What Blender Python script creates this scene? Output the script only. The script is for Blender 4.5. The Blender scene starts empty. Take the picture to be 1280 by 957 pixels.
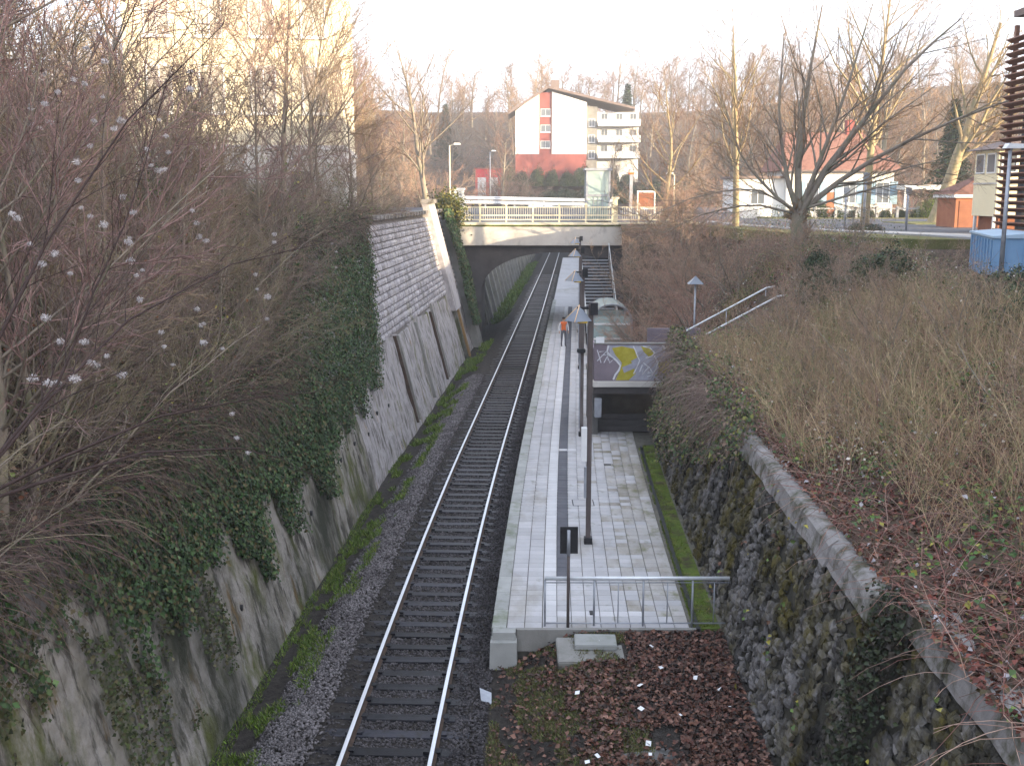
import bpy, bmesh, math, random
import numpy as np
from mathutils import Vector, Matrix
R = math.radians
random.seed(4); rng = np.random.default_rng(4)
scene = bpy.context.scene
COL = scene.collection

# ---------------------------------------------------------------- camera, sky, sun, exposure
camd = bpy.data.cameras.new('camera'); cam = bpy.data.objects.new('camera', camd); COL.objects.link(cam)
camd.sensor_width = 36; camd.lens = 1340/1280*36; camd.clip_start = .1; camd.clip_end = 4000
cam.location = (0, 0, 9.23); cam.rotation_euler = (R(90-9.97), 0, 0)
scene.camera = cam
SUN_EL = 7.0; TO_SUN = Vector((.86, -.51, 0)).normalized()
world = bpy.data.worlds.new('World'); scene.world = world; world.use_nodes = True
wn = world.node_tree; wn.nodes.clear()
sky = wn.nodes.new('ShaderNodeTexSky'); sky.sky_type = 'NISHITA'; sky.sun_disc = False
sky.sun_elevation = R(SUN_EL); sky.sun_rotation = math.atan2(TO_SUN.x, TO_SUN.y)
sky.air_density = .55; sky.dust_density = 5.0; sky.ozone_density = .5
bgn = wn.nodes.new('ShaderNodeBackground'); bgn.inputs['Strength'].default_value = .15
won = wn.nodes.new('ShaderNodeOutputWorld')
mixw = wn.nodes.new('ShaderNodeMix'); mixw.data_type = 'RGBA'; mixw.inputs[0].default_value = .5
mixw.inputs[7].default_value = (5.55, 6.2, 7.35, 1)          # thin bright high cloud veil
wn.links.new(sky.outputs[0], mixw.inputs[6]); wn.links.new(mixw.outputs[2], bgn.inputs[0]); wn.links.new(bgn.outputs[0], won.inputs[0])
sund = bpy.data.lights.new('sun', 'SUN'); sund.energy = 5.0; sund.angle = R(.6); sund.color = (1, .80, .52)
sun = bpy.data.objects.new('sun', sund); COL.objects.link(sun)
sdir = Vector((TO_SUN.x*math.cos(R(SUN_EL)), TO_SUN.y*math.cos(R(SUN_EL)), math.sin(R(SUN_EL))))
sun.rotation_euler = sdir.to_track_quat('Z', 'Y').to_euler()
sun.location = (30, -20, 30)
vs = scene.view_settings
vs.view_transform = 'Standard'; vs.look = 'None'; vs.gamma = 1; vs.exposure = 1.78; vs.use_curve_mapping = False
scene.cycles.filter_width = 1.5
scene.cycles.max_bounces = 6; scene.cycles.diffuse_bounces = 4; scene.cycles.transparent_max_bounces = 8

# ---------------------------------------------------------------- materials
MATS = {}
def mat(name, cols, scale=2.0, rough=.85, bump=0., bscale=None, metal=0., rnd=0., attr=False, stretch=(1, 1, 1),
        stains=None, spec=.12, alpha=None, pos=(.35, .65)):
    """noise between two or three colours; attr: multiply by vertex colour; rnd: per object and vertex brightness change;
    stains: list of (colour, scale, low, high, stretch)"""
    m = bpy.data.materials.new(name); m.use_nodes = True; MATS[name] = m
    nt = m.node_tree; N = nt.nodes; L = nt.links
    b = N['Principled BSDF']; b.inputs['Roughness'].default_value = rough; b.inputs['Metallic'].default_value = metal
    b.inputs['Specular IOR Level'].default_value = spec
    geo = N.new('ShaderNodeNewGeometry')
    def noise(sc, st, det=6., rg=.6):
        mp = N.new('ShaderNodeMapping'); mp.inputs['Scale'].default_value = st
        n = N.new('ShaderNodeTexNoise'); n.inputs['Scale'].default_value = sc; n.inputs['Detail'].default_value = det
        n.inputs['Roughness'].default_value = rg
        L.new(geo.outputs['Position'], mp.inputs[0]); L.new(mp.outputs[0], n.inputs['Vector']); return n.outputs[0]
    def ramp(src, stops):
        r = N.new('ShaderNodeValToRGB'); e = r.color_ramp.elements
        while len(e) < len(stops): e.new(.5)
        for k, (p, c) in enumerate(stops):
            e[k].position = p; e[k].color = (*c[:3], 1)
        L.new(src, r.inputs[0]); return r.outputs[0]
    if len(cols) == 1:
        cols = [cols[0], [c*.8 for c in cols[0]]]
    st = [(pos[0]+(pos[1]-pos[0])*k/(len(cols)-1), c) for k, c in enumerate(cols)]
    col = ramp(noise(scale, stretch), st)
    for (c, sc, lo, hi, sst) in (stains or []):
        f = ramp(noise(sc, sst, 8., .65), [(lo, (0, 0, 0)), (hi, (1, 1, 1))])
        mx = N.new('ShaderNodeMix'); mx.data_type = 'RGBA'; mx.inputs[7].default_value = (*c, 1)
        L.new(f, mx.inputs[0]); L.new(col, mx.inputs[6]); col = mx.outputs[2]
    if attr:
        a = N.new('ShaderNodeAttribute'); a.attribute_name = 'Col'
        mx = N.new('ShaderNodeMix'); mx.data_type = 'RGBA'; mx.blend_type = 'MULTIPLY'; mx.inputs[0].default_value = 1
        L.new(col, mx.inputs[6]); L.new(a.outputs['Color'], mx.inputs[7]); col = mx.outputs[2]
    if rnd:
        oi = N.new('ShaderNodeObjectInfo'); a = N.new('ShaderNodeAttribute'); a.attribute_name = 'Var'
        ad = N.new('ShaderNodeMath'); ad.operation = 'ADD'; L.new(oi.outputs['Random'], ad.inputs[0]); L.new(a.outputs['Fac'], ad.inputs[1])
        fr = N.new('ShaderNodeMath'); fr.operation = 'FRACT'; L.new(ad.outputs[0], fr.inputs[0])
        mr = N.new('ShaderNodeMapRange'); mr.inputs[3].default_value = 1-rnd; mr.inputs[4].default_value = 1+rnd
        L.new(fr.outputs[0], mr.inputs[0])
        mx = N.new('ShaderNodeMix'); mx.data_type = 'RGBA'; mx.blend_type = 'MULTIPLY'; mx.inputs[0].default_value = 1
        L.new(col, mx.inputs[6]); L.new(mr.outputs[0], mx.inputs[7]); col = mx.outputs[2]
    L.new(col, b.inputs['Base Color'])
    if bump:
        bn = N.new('ShaderNodeBump'); bn.inputs['Strength'].default_value = 1; bn.inputs['Distance'].default_value = bump
        L.new(noise(bscale or scale*6, (1, 1, 1), 5.), bn.inputs['Height']); L.new(bn.outputs[0], b.inputs['Normal'])
    return m
def glass(name, col, alpha=.35, rough=.08):
    m = bpy.data.materials.new(name); m.use_nodes = True; MATS[name] = m
    b = m.node_tree.nodes['Principled BSDF']; b.inputs['Base Color'].default_value = (*col, 1)
    b.inputs['Roughness'].default_value = rough; b.inputs['Alpha'].default_value = alpha
    return m
V = (1, 1, .12)     # vertical streaks
mat('steel_top', [(.72, .74, .79), (.60, .62, .66)], 3, .34, spec=.6, metal=.25, stretch=(3, .3, 1))
mat('rail_rust', [(.05, .035, .028), (.09, .06, .045)], 5, .8)
mat('sleeper', [(.010, .011, .015), (.024, .024, .032), (.014, .013, .014)], 4, .42, .004, 30, rnd=.6, spec=.12)
mat('ballast', [(.09, .083, .085), (.15, .142, .145)], 1.5, .9, rnd=.0, attr=True)
mat('ballast_bed', [(.022, .019, .017), (.05, .043, .038)], 7, .95, .03, 26)
mat('soil', [(.035, .026, .02), (.07, .05, .036), (.05, .055, .03)], 1.6, .95, .03, 14)
mat('bank_soil', [(.05, .034, .026), (.10, .068, .05), (.065, .055, .034)], 1.2, .95, .04, 10)
mat('paver', [(.41, .40, .41), (.47, .46, .47)], 1.1, .8, .003, 60, rnd=.09,
    stains=[((.25, .225, .18), .55, .52, .74, (1, .5, 1)), ((.16, .165, .10), 2.2, .60, .80, (1, .7, 1))])
mat('paver_mossy', [(.38, .36, .345), (.44, .42, .41)], 1.1, .85, .003, 60, rnd=.08,
    stains=[((.21, .185, .13), .8, .44, .68, (1, .5, 1)), ((.14, .15, .06), 2.0, .54, .74, (1, .7, 1))])
mat('paver_white', [(.58, .57, .58), (.52, .51, .52)], 1.6, .7, .002, 60, rnd=.05)
mat('paver_dark', [(.10, .10, .115), (.135, .135, .15)], 1.6, .8, .002, 60, rnd=.07)
mat('kerb', [(.29, .295, .28), (.37, .37, .36)], 1.4, .85, .004, 40, rnd=.06, stains=[((.15, .17, .11), 1.5, .50, .72, (1, 1, .5))])
mat('joint', [(.10, .095, .085), (.16, .15, .12)], 5, .95)
mat('concrete', [(.20, .195, .18), (.28, .27, .255)], 1.3, .88, .006, 22, stains=[((.16, .155, .14), 1.0, .52, .72, V)])
mat('concrete_light', [(.50, .47, .44), (.60, .57, .53)], .9, .88, .008, 14, stains=[((.27, .25, .24), 1.1, .55, .75, (1, 1, .6))])
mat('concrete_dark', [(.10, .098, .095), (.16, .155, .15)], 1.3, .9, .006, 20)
mat('render_wall', [(.17, .155, .125), (.31, .285, .26), (.22, .20, .16)], 1.1, .9, .03, 14,
    stains=[((.065, .06, .05), 3.2, .50, .60, (1, 1, .22)), ((.36, .33, .32), 4.0, .60, .68, (1, 1, .16)),
            ((.09, .10, .03), 1.1, .50, .64, (1, 1, .45)), ((.14, .095, .045), 2.6, .58, .68, (1, 1, .2)), ((.04, .042, .03), .35, .46, .64, (1, 1, .6))])
mat('render_pale', [(.22, .205, .20), (.38, .355, .36), (.29, .27, .255)], 1.1, .9, .03, 14,
    stains=[((.12, .11, .10), 3.2, .52, .62, (1, 1, .2)), ((.46, .43, .43), 4.0, .58, .68, (1, 1, .16)), ((.13, .13, .05), 1.1, .56, .68, (1, 1, .45)), ((.22, .15, .07), 2.6, .60, .70, (1, 1, .2))])
mat('wall_stone', [(.27, .255, .265), (.39, .365, .38), (.32, .30, .29)], 1.3, .9, .02, 9, rnd=.18,
    stains=[((.15, .14, .135), .9, .55, .75, (1, 1, .3)), ((.20, .19, .10), .45, .60, .76, (1, 1, .5))])
mat('rust_stain', [(.20, .12, .05), (.28, .18, .08)], 1.5, .9, stretch=(1, 1, .2))
mat('mortar', [(.14, .13, .125), (.22, .20, .19)], 4, .95, .01, 20)
mat('rubble', [(.075, .068, .058), (.165, .155, .155), (.10, .088, .07)], 3.5, .85, .03, 16, rnd=.38,
    stains=[((.075, .062, .018), .9, .44, .58, (1, 1, .5)), ((.02, .018, .016), 1.3, .50, .64, V), ((.17, .165, .18), 2.6, .60, .72, (1, 1, .5))])
mat('rubble_mortar', [(.04, .037, .03), (.075, .07, .055)], 4, .95, .02, 15)
mat('coping', [(.21, .195, .19), (.30, .28, .275)], 1.2, .9, .015, 14, rnd=.10, stains=[((.075, .07, .045), 2.2, .48, .64, (1, 1, 1)), ((.05, .055, .022), 1.2, .55, .68, (1, 1, 1))])
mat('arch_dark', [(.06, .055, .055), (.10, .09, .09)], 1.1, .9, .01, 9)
mat('cream_metal', [(.72, .66, .50), (.62, .56, .42)], 3, .55)
mat('galv', [(.70, .72, .75), (.60, .62, .65)], 5, .32, metal=.2, spec=.5)
mat('galv_dull', [(.40, .42, .46), (.30, .31, .35)], 4, .5, metal=.4)
mat('pole_brown', [(.09, .072, .07), (.12, .10, .095)], 2, .5, stains=[((.28, .25, .24), 1.2, .55, .75, V)])
mat('black_metal', [(.02, .02, .022), (.035, .035, .038)], 4, .5)
mat('white_paint', [(.80, .80, .80), (.72, .72, .73)], 2, .5)
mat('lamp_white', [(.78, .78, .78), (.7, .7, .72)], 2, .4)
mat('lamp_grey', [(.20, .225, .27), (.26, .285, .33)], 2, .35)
mat('yellow_paint', [(.75, .50, .04), (.6, .4, .04)], 3, .5)
mat('orange_edge', [(.85, .62, .40), (.8, .5, .25)], 3, .5)
mat('blue_paint', [(.16, .29, .46), (.20, .34, .52)], 1.2, .5, stains=[((.25, .38, .55), 1.5, .55, .8, V)])
mat('blue_lid', [(.36, .48, .60), (.42, .53, .65)], 1.2, .5)
mat('purple_wall', [(.17, .14, .165), (.24, .20, .23)], 1.2, .75, stains=[((.10, .08, .09), 1.2, .55, .75, V)])
mat('graffiti_yellow', [(.34, .29, .03), (.44, .38, .06)], 4, .6)
mat('graffiti_grey', [(.28, .28, .34), (.40, .40, .47)], 3, .6)
mat('graffiti_white', [(.68, .68, .72), (.6, .6, .64)], 3, .6)
mat('moss', [(.07, .11, .018), (.13, .17, .03)], 3, .95, .03, 25, stains=[((.06, .05, .03), 2.5, .5, .62, (1, 1, 1)), ((.17, .16, .05), 4., .55, .7, (1, 1, 1))])
mat('leaf', [(1, 1, 1), (.75, .75, .75)], 3, .5, attr=True, spec=.18)
mat('twig', [(1, 1, 1), (.7, .7, .7)], 6, .8, attr=True, spec=.05)
mat('bark', [(.16, .135, .11), (.26, .22, .18), (.18, .17, .115)], 3, .9, .01, 25, stretch=(1, 1, .3))
mat('bark_pale', [(.24, .19, .12), (.34, .27, .17), (.22, .2, .11)], 3, .9, .01, 25, stretch=(1, 1, .3))
mat('fluff', [(.80, .76, .76), (.68, .64, .64)], 6, 1.)
mat('yellow_render', [(.86, .78, .58), (.82, .73, .53)], .8, .9)
mat('white_render', [(.80, .79, .77), (.74, .73, .71)], .6, .9)
mat('cream_render', [(.78, .70, .50), (.72, .64, .45)], .8, .9)
mat('red_panel', [(.30, .095, .085), (.25, .08, .07)], 1, .7)
mat('red_kiosk', [(.62, .07, .09), (.54, .06, .08)], 1, .6)
mat('roof_tile', [(.17, .085, .065), (.22, .115, .09), (.14, .07, .055)], 2.4, .85, rnd=.15)
mat('roof_dark', [(.16, .12, .11), (.22, .17, .15)], 2, .8)
mat('window_dark', [(.10, .115, .135), (.16, .18, .20)], 1, .12, spec=.7)
mat('pane_reflection', [(.45, .42, .36), (.52, .48, .42)], 1.5, .8)  # pale pane colour, stands in for bright reflections in the glass
mat('shutter_blue', [(.30, .42, .52), (.25, .36, .46)], 2, .7)
mat('timber', [(.20, .10, .07), (.28, .15, .10)], 2.5, .7, stretch=(.3, .3, 2))
mat('timber_door', [(.30, .12, .07), (.36, .16, .09)], 2, .7)
mat('asphalt', [(.085, .085, .095), (.12, .12, .13)], 1.2, .85, .004, 60)
mat('pavement', [(.30, .30, .31), (.36, .36, .37)], 1.5, .85)
mat('lawn', [(.11, .125, .045), (.19, .18, .075), (.13, .11, .06)], 1.1, .95, .05, 14)
mat('hill_ground', [(.16, .11, .08), (.22, .155, .11)], .3, .95)
mat('hi_vis', [(.80, .18, .04), (.72, .15, .04)], 3, .7)
mat('skin', [(.48, .30, .22), (.44, .27, .2)], 4, .55)
mat('cloth_white', [(.72, .72, .75), (.66, .66, .7)], 4, .8)
mat('cloth_grey', [(.12, .12, .14), (.16, .16, .18)], 4, .85)
mat('cloth_blue', [(.04, .10, .28), (.05, .13, .34)], 4, .8)
mat('hair', [(.04, .03, .025), (.06, .045, .035)], 8, .6)
mat('wood_brown', [(.24, .10, .06), (.30, .13, .08)], 2, .7)
glass('shelter_glass', (.55, .68, .66), .38)
glass('roof_glass', (.55, .62, .58), .72, .2)

# ---------------------------------------------------------------- mesh helpers
def tag(o, label, cat=None, group=None, kind=None):
    o['label'] = label
    if cat: o['category'] = cat
    if group: o['group'] = group
    if kind: o['kind'] = kind
    return o
def structure(o, label=None):
    o['kind'] = 'structure'
    if label: o['label'] = label
    return o
def empty(name, loc=(0, 0, 0), rz=0., parent=None):
    o = bpy.data.objects.new(name, None); COL.objects.link(o); o.location = loc; o.rotation_euler = (0, 0, rz)
    o.empty_display_size = .2
    if parent: o.parent = parent
    return o
def link(name, me, parent=None, m=None):
    o = bpy.data.objects.new(name, me); COL.objects.link(o)
    if m is not None and not me.materials: me.materials.append(MATS[m])
    if parent: o.parent = parent
    return o
def nmesh(name, Vv, F, cols=None, var=None, smooth=False):
    Vv = np.asarray(Vv, np.float32).reshape(-1, 3); F = np.asarray(F, np.int32)
    me = bpy.data.meshes.new(name); k = F.shape[1]
    me.vertices.add(len(Vv)); me.vertices.foreach_set('co', Vv.ravel())
    me.loops.add(F.size); me.loops.foreach_set('vertex_index', F.ravel())
    me.polygons.add(len(F)); me.polygons.foreach_set('loop_start', np.arange(0, F.size, k, dtype=np.int32))
    me.polygons.foreach_set('loop_total', np.full(len(F), k, np.int32))
    if smooth: me.polygons.foreach_set('use_smooth', np.ones(len(F), bool))
    me.update(calc_edges=True)
    if cols is not None:
        a = me.color_attributes.new('Col', 'FLOAT_COLOR', 'POINT')
        c = np.ones((len(Vv), 4), np.float32); c[:, :3] = cols; a.data.foreach_set('color', c.ravel())
    if var is not None:
        a = me.attributes.new('Var', 'FLOAT', 'POINT'); a.data.foreach_set('value', np.asarray(var, np.float32))
    return me
def join(parts):
    Vs, Fs, Cs, n = [], [], [], 0
    for p in parts:
        Vs.append(p[0]); Fs.append(np.asarray(p[1])+n); n += len(p[0])
        if len(p) > 2: Cs.append(p[2])
    return np.concatenate(Vs), np.concatenate(Fs), (np.concatenate(Cs) if Cs else None)
BOXF = [(0, 3, 2, 1), (4, 5, 6, 7), (0, 1, 5, 4), (1, 2, 6, 5), (2, 3, 7, 6), (3, 0, 4, 7)]
def boxv(x0, x1, y0, y1, z0, z1):
    return [(x0, y0, z0), (x1, y0, z0), (x1, y1, z0), (x0, y1, z0), (x0, y0, z1), (x1, y0, z1), (x1, y1, z1), (x0, y1, z1)]
def box(name, x0, x1, y0, y1, z0, z1, m, parent=None, bevel=0.):
    me = bpy.data.meshes.new(name); me.from_pydata(boxv(x0, x1, y0, y1, z0, z1), [], BOXF); me.update()
    o = link(name, me, parent, m)
    if bevel:
        b = bmesh.new(); b.from_mesh(me); bmesh.ops.bevel(b, geom=b.edges[:], offset=bevel, segments=2, affect='EDGES'); b.to_mesh(me); b.free()
    return o
def boxes(name, lst, m, parent=None):
    Vv, F = [], []
    for b in lst:
        n = len(Vv); Vv += boxv(*b); F += [tuple(i+n for i in f) for f in BOXF]
    me = bpy.data.meshes.new(name); me.from_pydata(Vv, [], F); me.update()
    return link(name, me, parent, m)
def poly(name, Vv, F, m, parent=None):
    me = bpy.data.meshes.new(name); me.from_pydata([tuple(v) for v in Vv], [], F); me.update()
    return link(name, me, parent, m)
def prism(name, prof, axis, a, b, m, parent=None):
    """closed 2D outline swept from a to b; axis 'x': prof = (y, z), 'y': prof = (x, z), 'z': (x, y)"""
    def pt(p, t):
        return {'x': (t, p[0], p[1]), 'y': (p[0], t, p[1]), 'z': (p[0], p[1], t)}[axis]
    n = len(prof); Vv = [pt(p, a) for p in prof]+[pt(p, b) for p in prof]
    F = [tuple(range(n)), tuple(range(2*n-1, n-1, -1))]+[(i, n+i, n+(i+1) % n, (i+1) % n) for i in range(n)]
    o = poly(name, Vv, F, m, parent)
    b_ = bmesh.new(); b_.from_mesh(o.data); bmesh.ops.recalc_face_normals(b_, faces=b_.faces[:]); b_.to_mesh(o.data); b_.free()
    return o
def tube(name, pts, r, m, parent=None, sides=8, caps=True):
    P = np.array([pts], float); Rr = np.array([[r]*len(pts)] if np.isscalar(r) else [r], float)
    Vv, F = strands(P, Rr, sides, True)
    F = [tuple(f) for f in F]; n = len(Vv)
    if caps: F += [tuple(range(sides-1, -1, -1)), tuple(range(n-sides, n))]
    o = poly(name, Vv, F, m, parent)
    for p in o.data.polygons: p.use_smooth = len(p.vertices) == 4
    return o
def norm(a): return a/np.maximum(np.linalg.norm(a, axis=-1, keepdims=True), 1e-9)
def strands(P, Rr, sides=3, fixed=False):
    S, K, _ = P.shape
    T = norm(np.gradient(P, axis=1))
    ref = norm(rng.normal(size=(S, 1, 3)))*np.ones((1, K, 1)) if not fixed else np.ones((S, K, 1))*np.array([.31, .17, .93])
    N = norm(np.cross(T, ref)); B = np.cross(T, N)
    ang = np.arange(sides)/sides*2*math.pi
    ring = P[:, :, None, :]+Rr[:, :, None, None]*(np.cos(ang)[None, None, :, None]*N[:, :, None, :]+np.sin(ang)[None, None, :, None]*B[:, :, None, :])
    idx = np.arange(S*K*sides).reshape(S, K, sides)
    a = idx[:, :-1, :]; b = np.roll(idx, -1, 2)[:, :-1, :]; c = np.roll(idx, -1, 2)[:, 1:, :]; d = idx[:, 1:, :]
    return ring.reshape(-1, 3), np.stack([a, b, c, d], -1).reshape(-1, 4)
def arch(P0, D0, L, K=6, bend=(0, 0, -.3), noise=.15):
    S = len(P0); P = np.zeros((S, K, 3)); P[:, 0] = P0; d = norm(np.asarray(D0, float)); L = np.broadcast_to(L, (S,)); step = (L/(K-1))[:, None]
    bend = np.asarray(bend, float)
    for k in range(1, K):
        P[:, k] = P[:, k-1]+d*step
        d = norm(d+bend/(K-1)*1.0+rng.normal(size=(S, 3))*noise)
    return P
def leaves(C, Nrm, size, col, tipdir=None, aspect=.8, fold=.25):
    """one folded two-triangle leaf each"""
    n = len(C); Nrm = norm(Nrm)
    t = rng.normal(size=(n, 3)) if tipdir is None else tipdir+rng.normal(size=(n, 3))*.45
    t = norm(t-(t*Nrm).sum(1, keepdims=True)*Nrm); s = np.cross(Nrm, t); size = np.broadcast_to(size, (n,))[:, None]
    a = C-t*size*.5; b = C+t*size*.5; l = C+s*size*.5*aspect+Nrm*size*fold; r = C-s*size*.5*aspect+Nrm*size*fold
    Vv = np.stack([a, l, b, r], 1).reshape(-1, 3); i = np.arange(n)[:, None]*4
    F = np.concatenate([i+np.array([[0, 1, 2]]), i+np.array([[0, 2, 3]])])
    return Vv, F, np.repeat(np.broadcast_to(col, (n, 3)), 4, axis=0)
def pick(cols, n, jit=.2):
    c = np.array(cols)[rng.integers(0, len(cols), n)]
    return np.clip(c*(1+rng.normal(size=(n, 1))*jit), .004, 1)
_perm = rng.random((256, 256))
def vnoise(x, y):
    x = np.asarray(x, float); y = np.asarray(y, float); xi = np.floor(x).astype(int); yi = np.floor(y).astype(int); fx = x-xi; fy = y-yi
    fx = fx*fx*(3-2*fx); fy = fy*fy*(3-2*fy); g = lambda a, b: _perm[a % 256, b % 256]
    return (g(xi, yi)*(1-fx)+g(xi+1, yi)*fx)*(1-fy)+(g(xi, yi+1)*(1-fx)+g(xi+1, yi+1)*fx)*fy
def fbm(x, y): return (vnoise(x, y)+.5*vnoise(x*2.1+7, y*2.1+3)+.25*vnoise(x*4.3+1, y*4.3+9))/1.75
def smooth(t): t = np.clip(t, 0, 1); return t*t*(3-2*t)

# ---------------------------------------------------------------- the line of the cutting
def cx(Y):
    Y = np.asarray(Y, float); s0, s1, a, b = .03, .059, 15., 40.
    q = np.clip(Y-a, 0, b-a)
    r = -2.15+np.where(Y < a, s0*(Y-a), 0)+s0*q+.5*(s1-s0)/(b-a)*q**2+np.where(Y > b, s1*(Y-b), 0)
    return r
def W(o, Y, z): return (float(cx(Y))+o, Y, z)
LB, LBAT = -3.3, -.25            # foot and batter of the walls
RB, RBAT = 6.15, .25
def wtl(Y): return 4.5+3.6*smooth((np.asarray(Y, float)-25)/12)-.8*smooth((np.asarray(Y, float)-71)/3)
def o_left(z): return LB+LBAT*(z+.3)
def o_right(z, Y=20): return RB+RBAT*z+(.28 if Y < 13.3 else 0)
def z_left(o, Y):
    """bank above the left wall"""
    Y = np.asarray(Y, float); wt = wtl(Y); d = -np.asarray(o)-(-o_left(wt))
    z = wt+(8.9-wt)*smooth(d/5.2)*np.where(Y < 60, 1, 1)
    z = np.where(Y > 64, z+(7.45-z)*smooth((Y-64)/6), z)
    return z+.35*(fbm(np.asarray(o)*.7, Y*.7)-.5)*np.clip(d, 0, 1)*(Y < 68)
def hill(X, Y):
    far = smooth((Y-172)/90)
    return 9*far+17*smooth((Y-172)/170)+9*smooth((X-35)/120)*smooth((Y-120)/120)+8*smooth((-X-25)/80)*smooth((Y-100)/140)
def z_right(o, Y):
    Y = np.asarray(Y, float); o = np.asarray(o, float)
    d = o-7.2
    z = 4.0+(2.35+1.0*smooth((Y-38)/4.5))*smooth(d/7.5)
    # behind the stair landing the slope runs down to the platform
    dd = o-6.2
    z2 = .6+6.4*smooth(dd/7.0)
    w = smooth((Y-40)/2.5)
    z = z*(1-w)+z2*w
    z = np.where(Y > 58, z+(7.3-z)*smooth((Y-58)/10), z)
    return z+.3*(fbm(o*.6+9, Y*.6)-.5)*np.clip(d, 0, 1)*(o < 15)*(Y < 64)
def sheet(name, os_, Ys, fz, m, hillon=False, omap=None):
    O, Yg = np.meshgrid(os_, Ys); O = omap(O, Yg) if omap else O; X = O+cx(Yg); Z = fz(O, Yg)
    if hillon: Z = Z+hill(X, Yg)
    n, k = O.shape; idx = np.arange(n*k).reshape(n, k)
    F = np.stack([idx[:-1, :-1], idx[:-1, 1:], idx[1:, 1:], idx[1:, :-1]], -1).reshape(-1, 4)
    o = link(name, nmesh(name, np.stack([X, Yg, Z], -1), F, smooth=True), None, m)
    return structure(o)
Yn = np.concatenate([np.arange(2, 84, .7), np.arange(84, 175, 6), np.arange(175, 420, 12)])
def left_o():
    return -np.concatenate([[4.2], np.arange(4.6, 14, .6), np.arange(14, 40, 4), np.arange(40, 200, 16)])
def zl_sheet(O, Y):
    # starts at the wall top whatever its height
    ow = o_left(wtl(Y)); o2 = np.minimum(O, ow+.05)
    return z_left(o2, Y)-.02
sheet('left_bank', left_o(), Yn, lambda O, Y: z_left(O, Y)-.03, 'bank_soil', True, lambda O, Y: o_left(wtl(Y))-.12+(O+4.2))
Yr = np.concatenate([np.arange(2, 84, .7), np.arange(84, 175, 6), np.arange(175, 420, 12)])
def right_sheet(os_, Ys, tagname='right_bank'):
    return sheet(tagname, os_, Ys, z_right, 'bank_soil', True)
right_sheet(np.concatenate([[7.32, 7.5], np.arange(7.8, 17, .6), np.arange(17, 40, 4), np.arange(40, 220, 16)]), Yr[Yr < 42.2])
right_sheet(np.concatenate([[6.22, 6.6, 7.0, 7.32, 7.5], np.arange(7.8, 17, .6), np.arange(17, 40, 4), np.arange(40, 220, 16)]), Yr[Yr > 41.1])
# hill that closes the cutting far behind the bridge
sheet('hill', np.arange(-8, 14, 2.), np.arange(182, 420, 12), lambda O, Y: 7.3+0*O, 'hill_ground', True)
# bed of the track and the ground in front of the platform
def z_bed(o, Y):
    o = np.asarray(o, float); Y = np.asarray(Y, float)
    z = np.where(o < -1.75, -.17-.45*smooth((-o-1.75)/1.1), -.20+.04*smooth((np.abs(o)-.85)/.35))
    ramp = np.where(Y < 20.7, smooth((o-1.7)/1.8)*(.67-.02*(20.7-Y)), 0)
    z = z+ramp+.05*(fbm(o*2, Y*2)-.5)*(np.abs(o) > 1.4)
    return z
sheet('track_bed', np.concatenate([np.arange(-3.9, -1.2, .25), np.arange(-1.2, 1.8, .5), np.arange(1.8, 7.0, .35)]), np.concatenate([np.arange(4, 60, .5), np.arange(60, 200, 5)]),
      lambda O, Y: z_bed(O, Y), 'ballast_bed')
structure(poly('ground', [(-240, -105, -2), (270, -105, -2), (270, 430, -2), (-240, 430, -2)], [(0, 1, 2, 3)], 'bank_soil'))

# ---------------------------------------------------------------- railway track
track = structure(empty('railway_track', W(0, 12, 0)), 'single railway track with steel rails on dark sleepers'); tl = Vector(track.location)
def swept(name, prof, off, Ys, m, parent, mats=None, midx=None, base=None):
    n = len(prof); P = []
    for Y in Ys:
        for (a, z) in prof:
            p = Vector(W(off+a, Y, z)); P.append(p-base if base else p)
    F = []
    for i in range(len(Ys)-1):
        for j in range(n):
            F.append((i*n+j, i*n+(j+1) % n, (i+1)*n+(j+1) % n, (i+1)*n+j))
    F.append(tuple(range(n-1, -1, -1)))
    o = poly(name, P, F, m, parent)
    if mats:
        for q in mats: o.data.materials.append(MATS[q])
        for i, p in enumerate(o.data.polygons): p.material_index = midx[i % n] if i < len(o.data.polygons)-1 else 0
    b = bmesh.new(); b.from_mesh(o.data); bmesh.ops.recalc_face_normals(b, faces=b.faces[:]); b.to_mesh(o.data); b.free()
    return o
railp = [(-.07, -.16), (.07, -.16), (.07, -.145), (.012, -.12), (.012, -.045), (.036, -.035), (.036, -.006), (.028, 0), (-.028, 0), (-.036, -.006), (-.036, -.035), (-.012, -.045), (-.012, -.12), (-.07, -.145)]
railY = list(np.concatenate([np.arange(6, 60, 1.5), np.arange(60, 196, 5)]))
for s in (-.75, .75):
    swept('rail', railp, s, railY, 'rail_rust', track, ['steel_top'], [0, 0, 0, 0, 0, 0, 1, 1, 1, 0, 0, 0, 0, 0], tl)
slm = []
for v in range(5):
    b = bmesh.new(); bmesh.ops.create_cube(b, size=1)
    for q in b.verts: q.co = Vector((q.co.x*2.6, q.co.y*(.25+.02*random.random()), q.co.z*.14))
    bmesh.ops.bevel(b, geom=b.edges[:], offset=.012, segments=1, affect='EDGES')
    for sx in (-.85, -.65, .65, .85):
        g_ = bmesh.ops.create_cube(b, size=1)['verts']
        for q in g_: q.co = Vector((q.co.x*.10+sx, q.co.y*.14, q.co.z*.05+.085))
    for q in b.verts: q.co += Vector((random.uniform(-.008, .008), random.uniform(-.008, .008), random.uniform(-.006, .006)))
    me = bpy.data.meshes.new('sleeper'); b.to_mesh(me); b.free(); me.materials.append(MATS['sleeper']); slm.append(me)
Y = 9.0; k = 0
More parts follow.
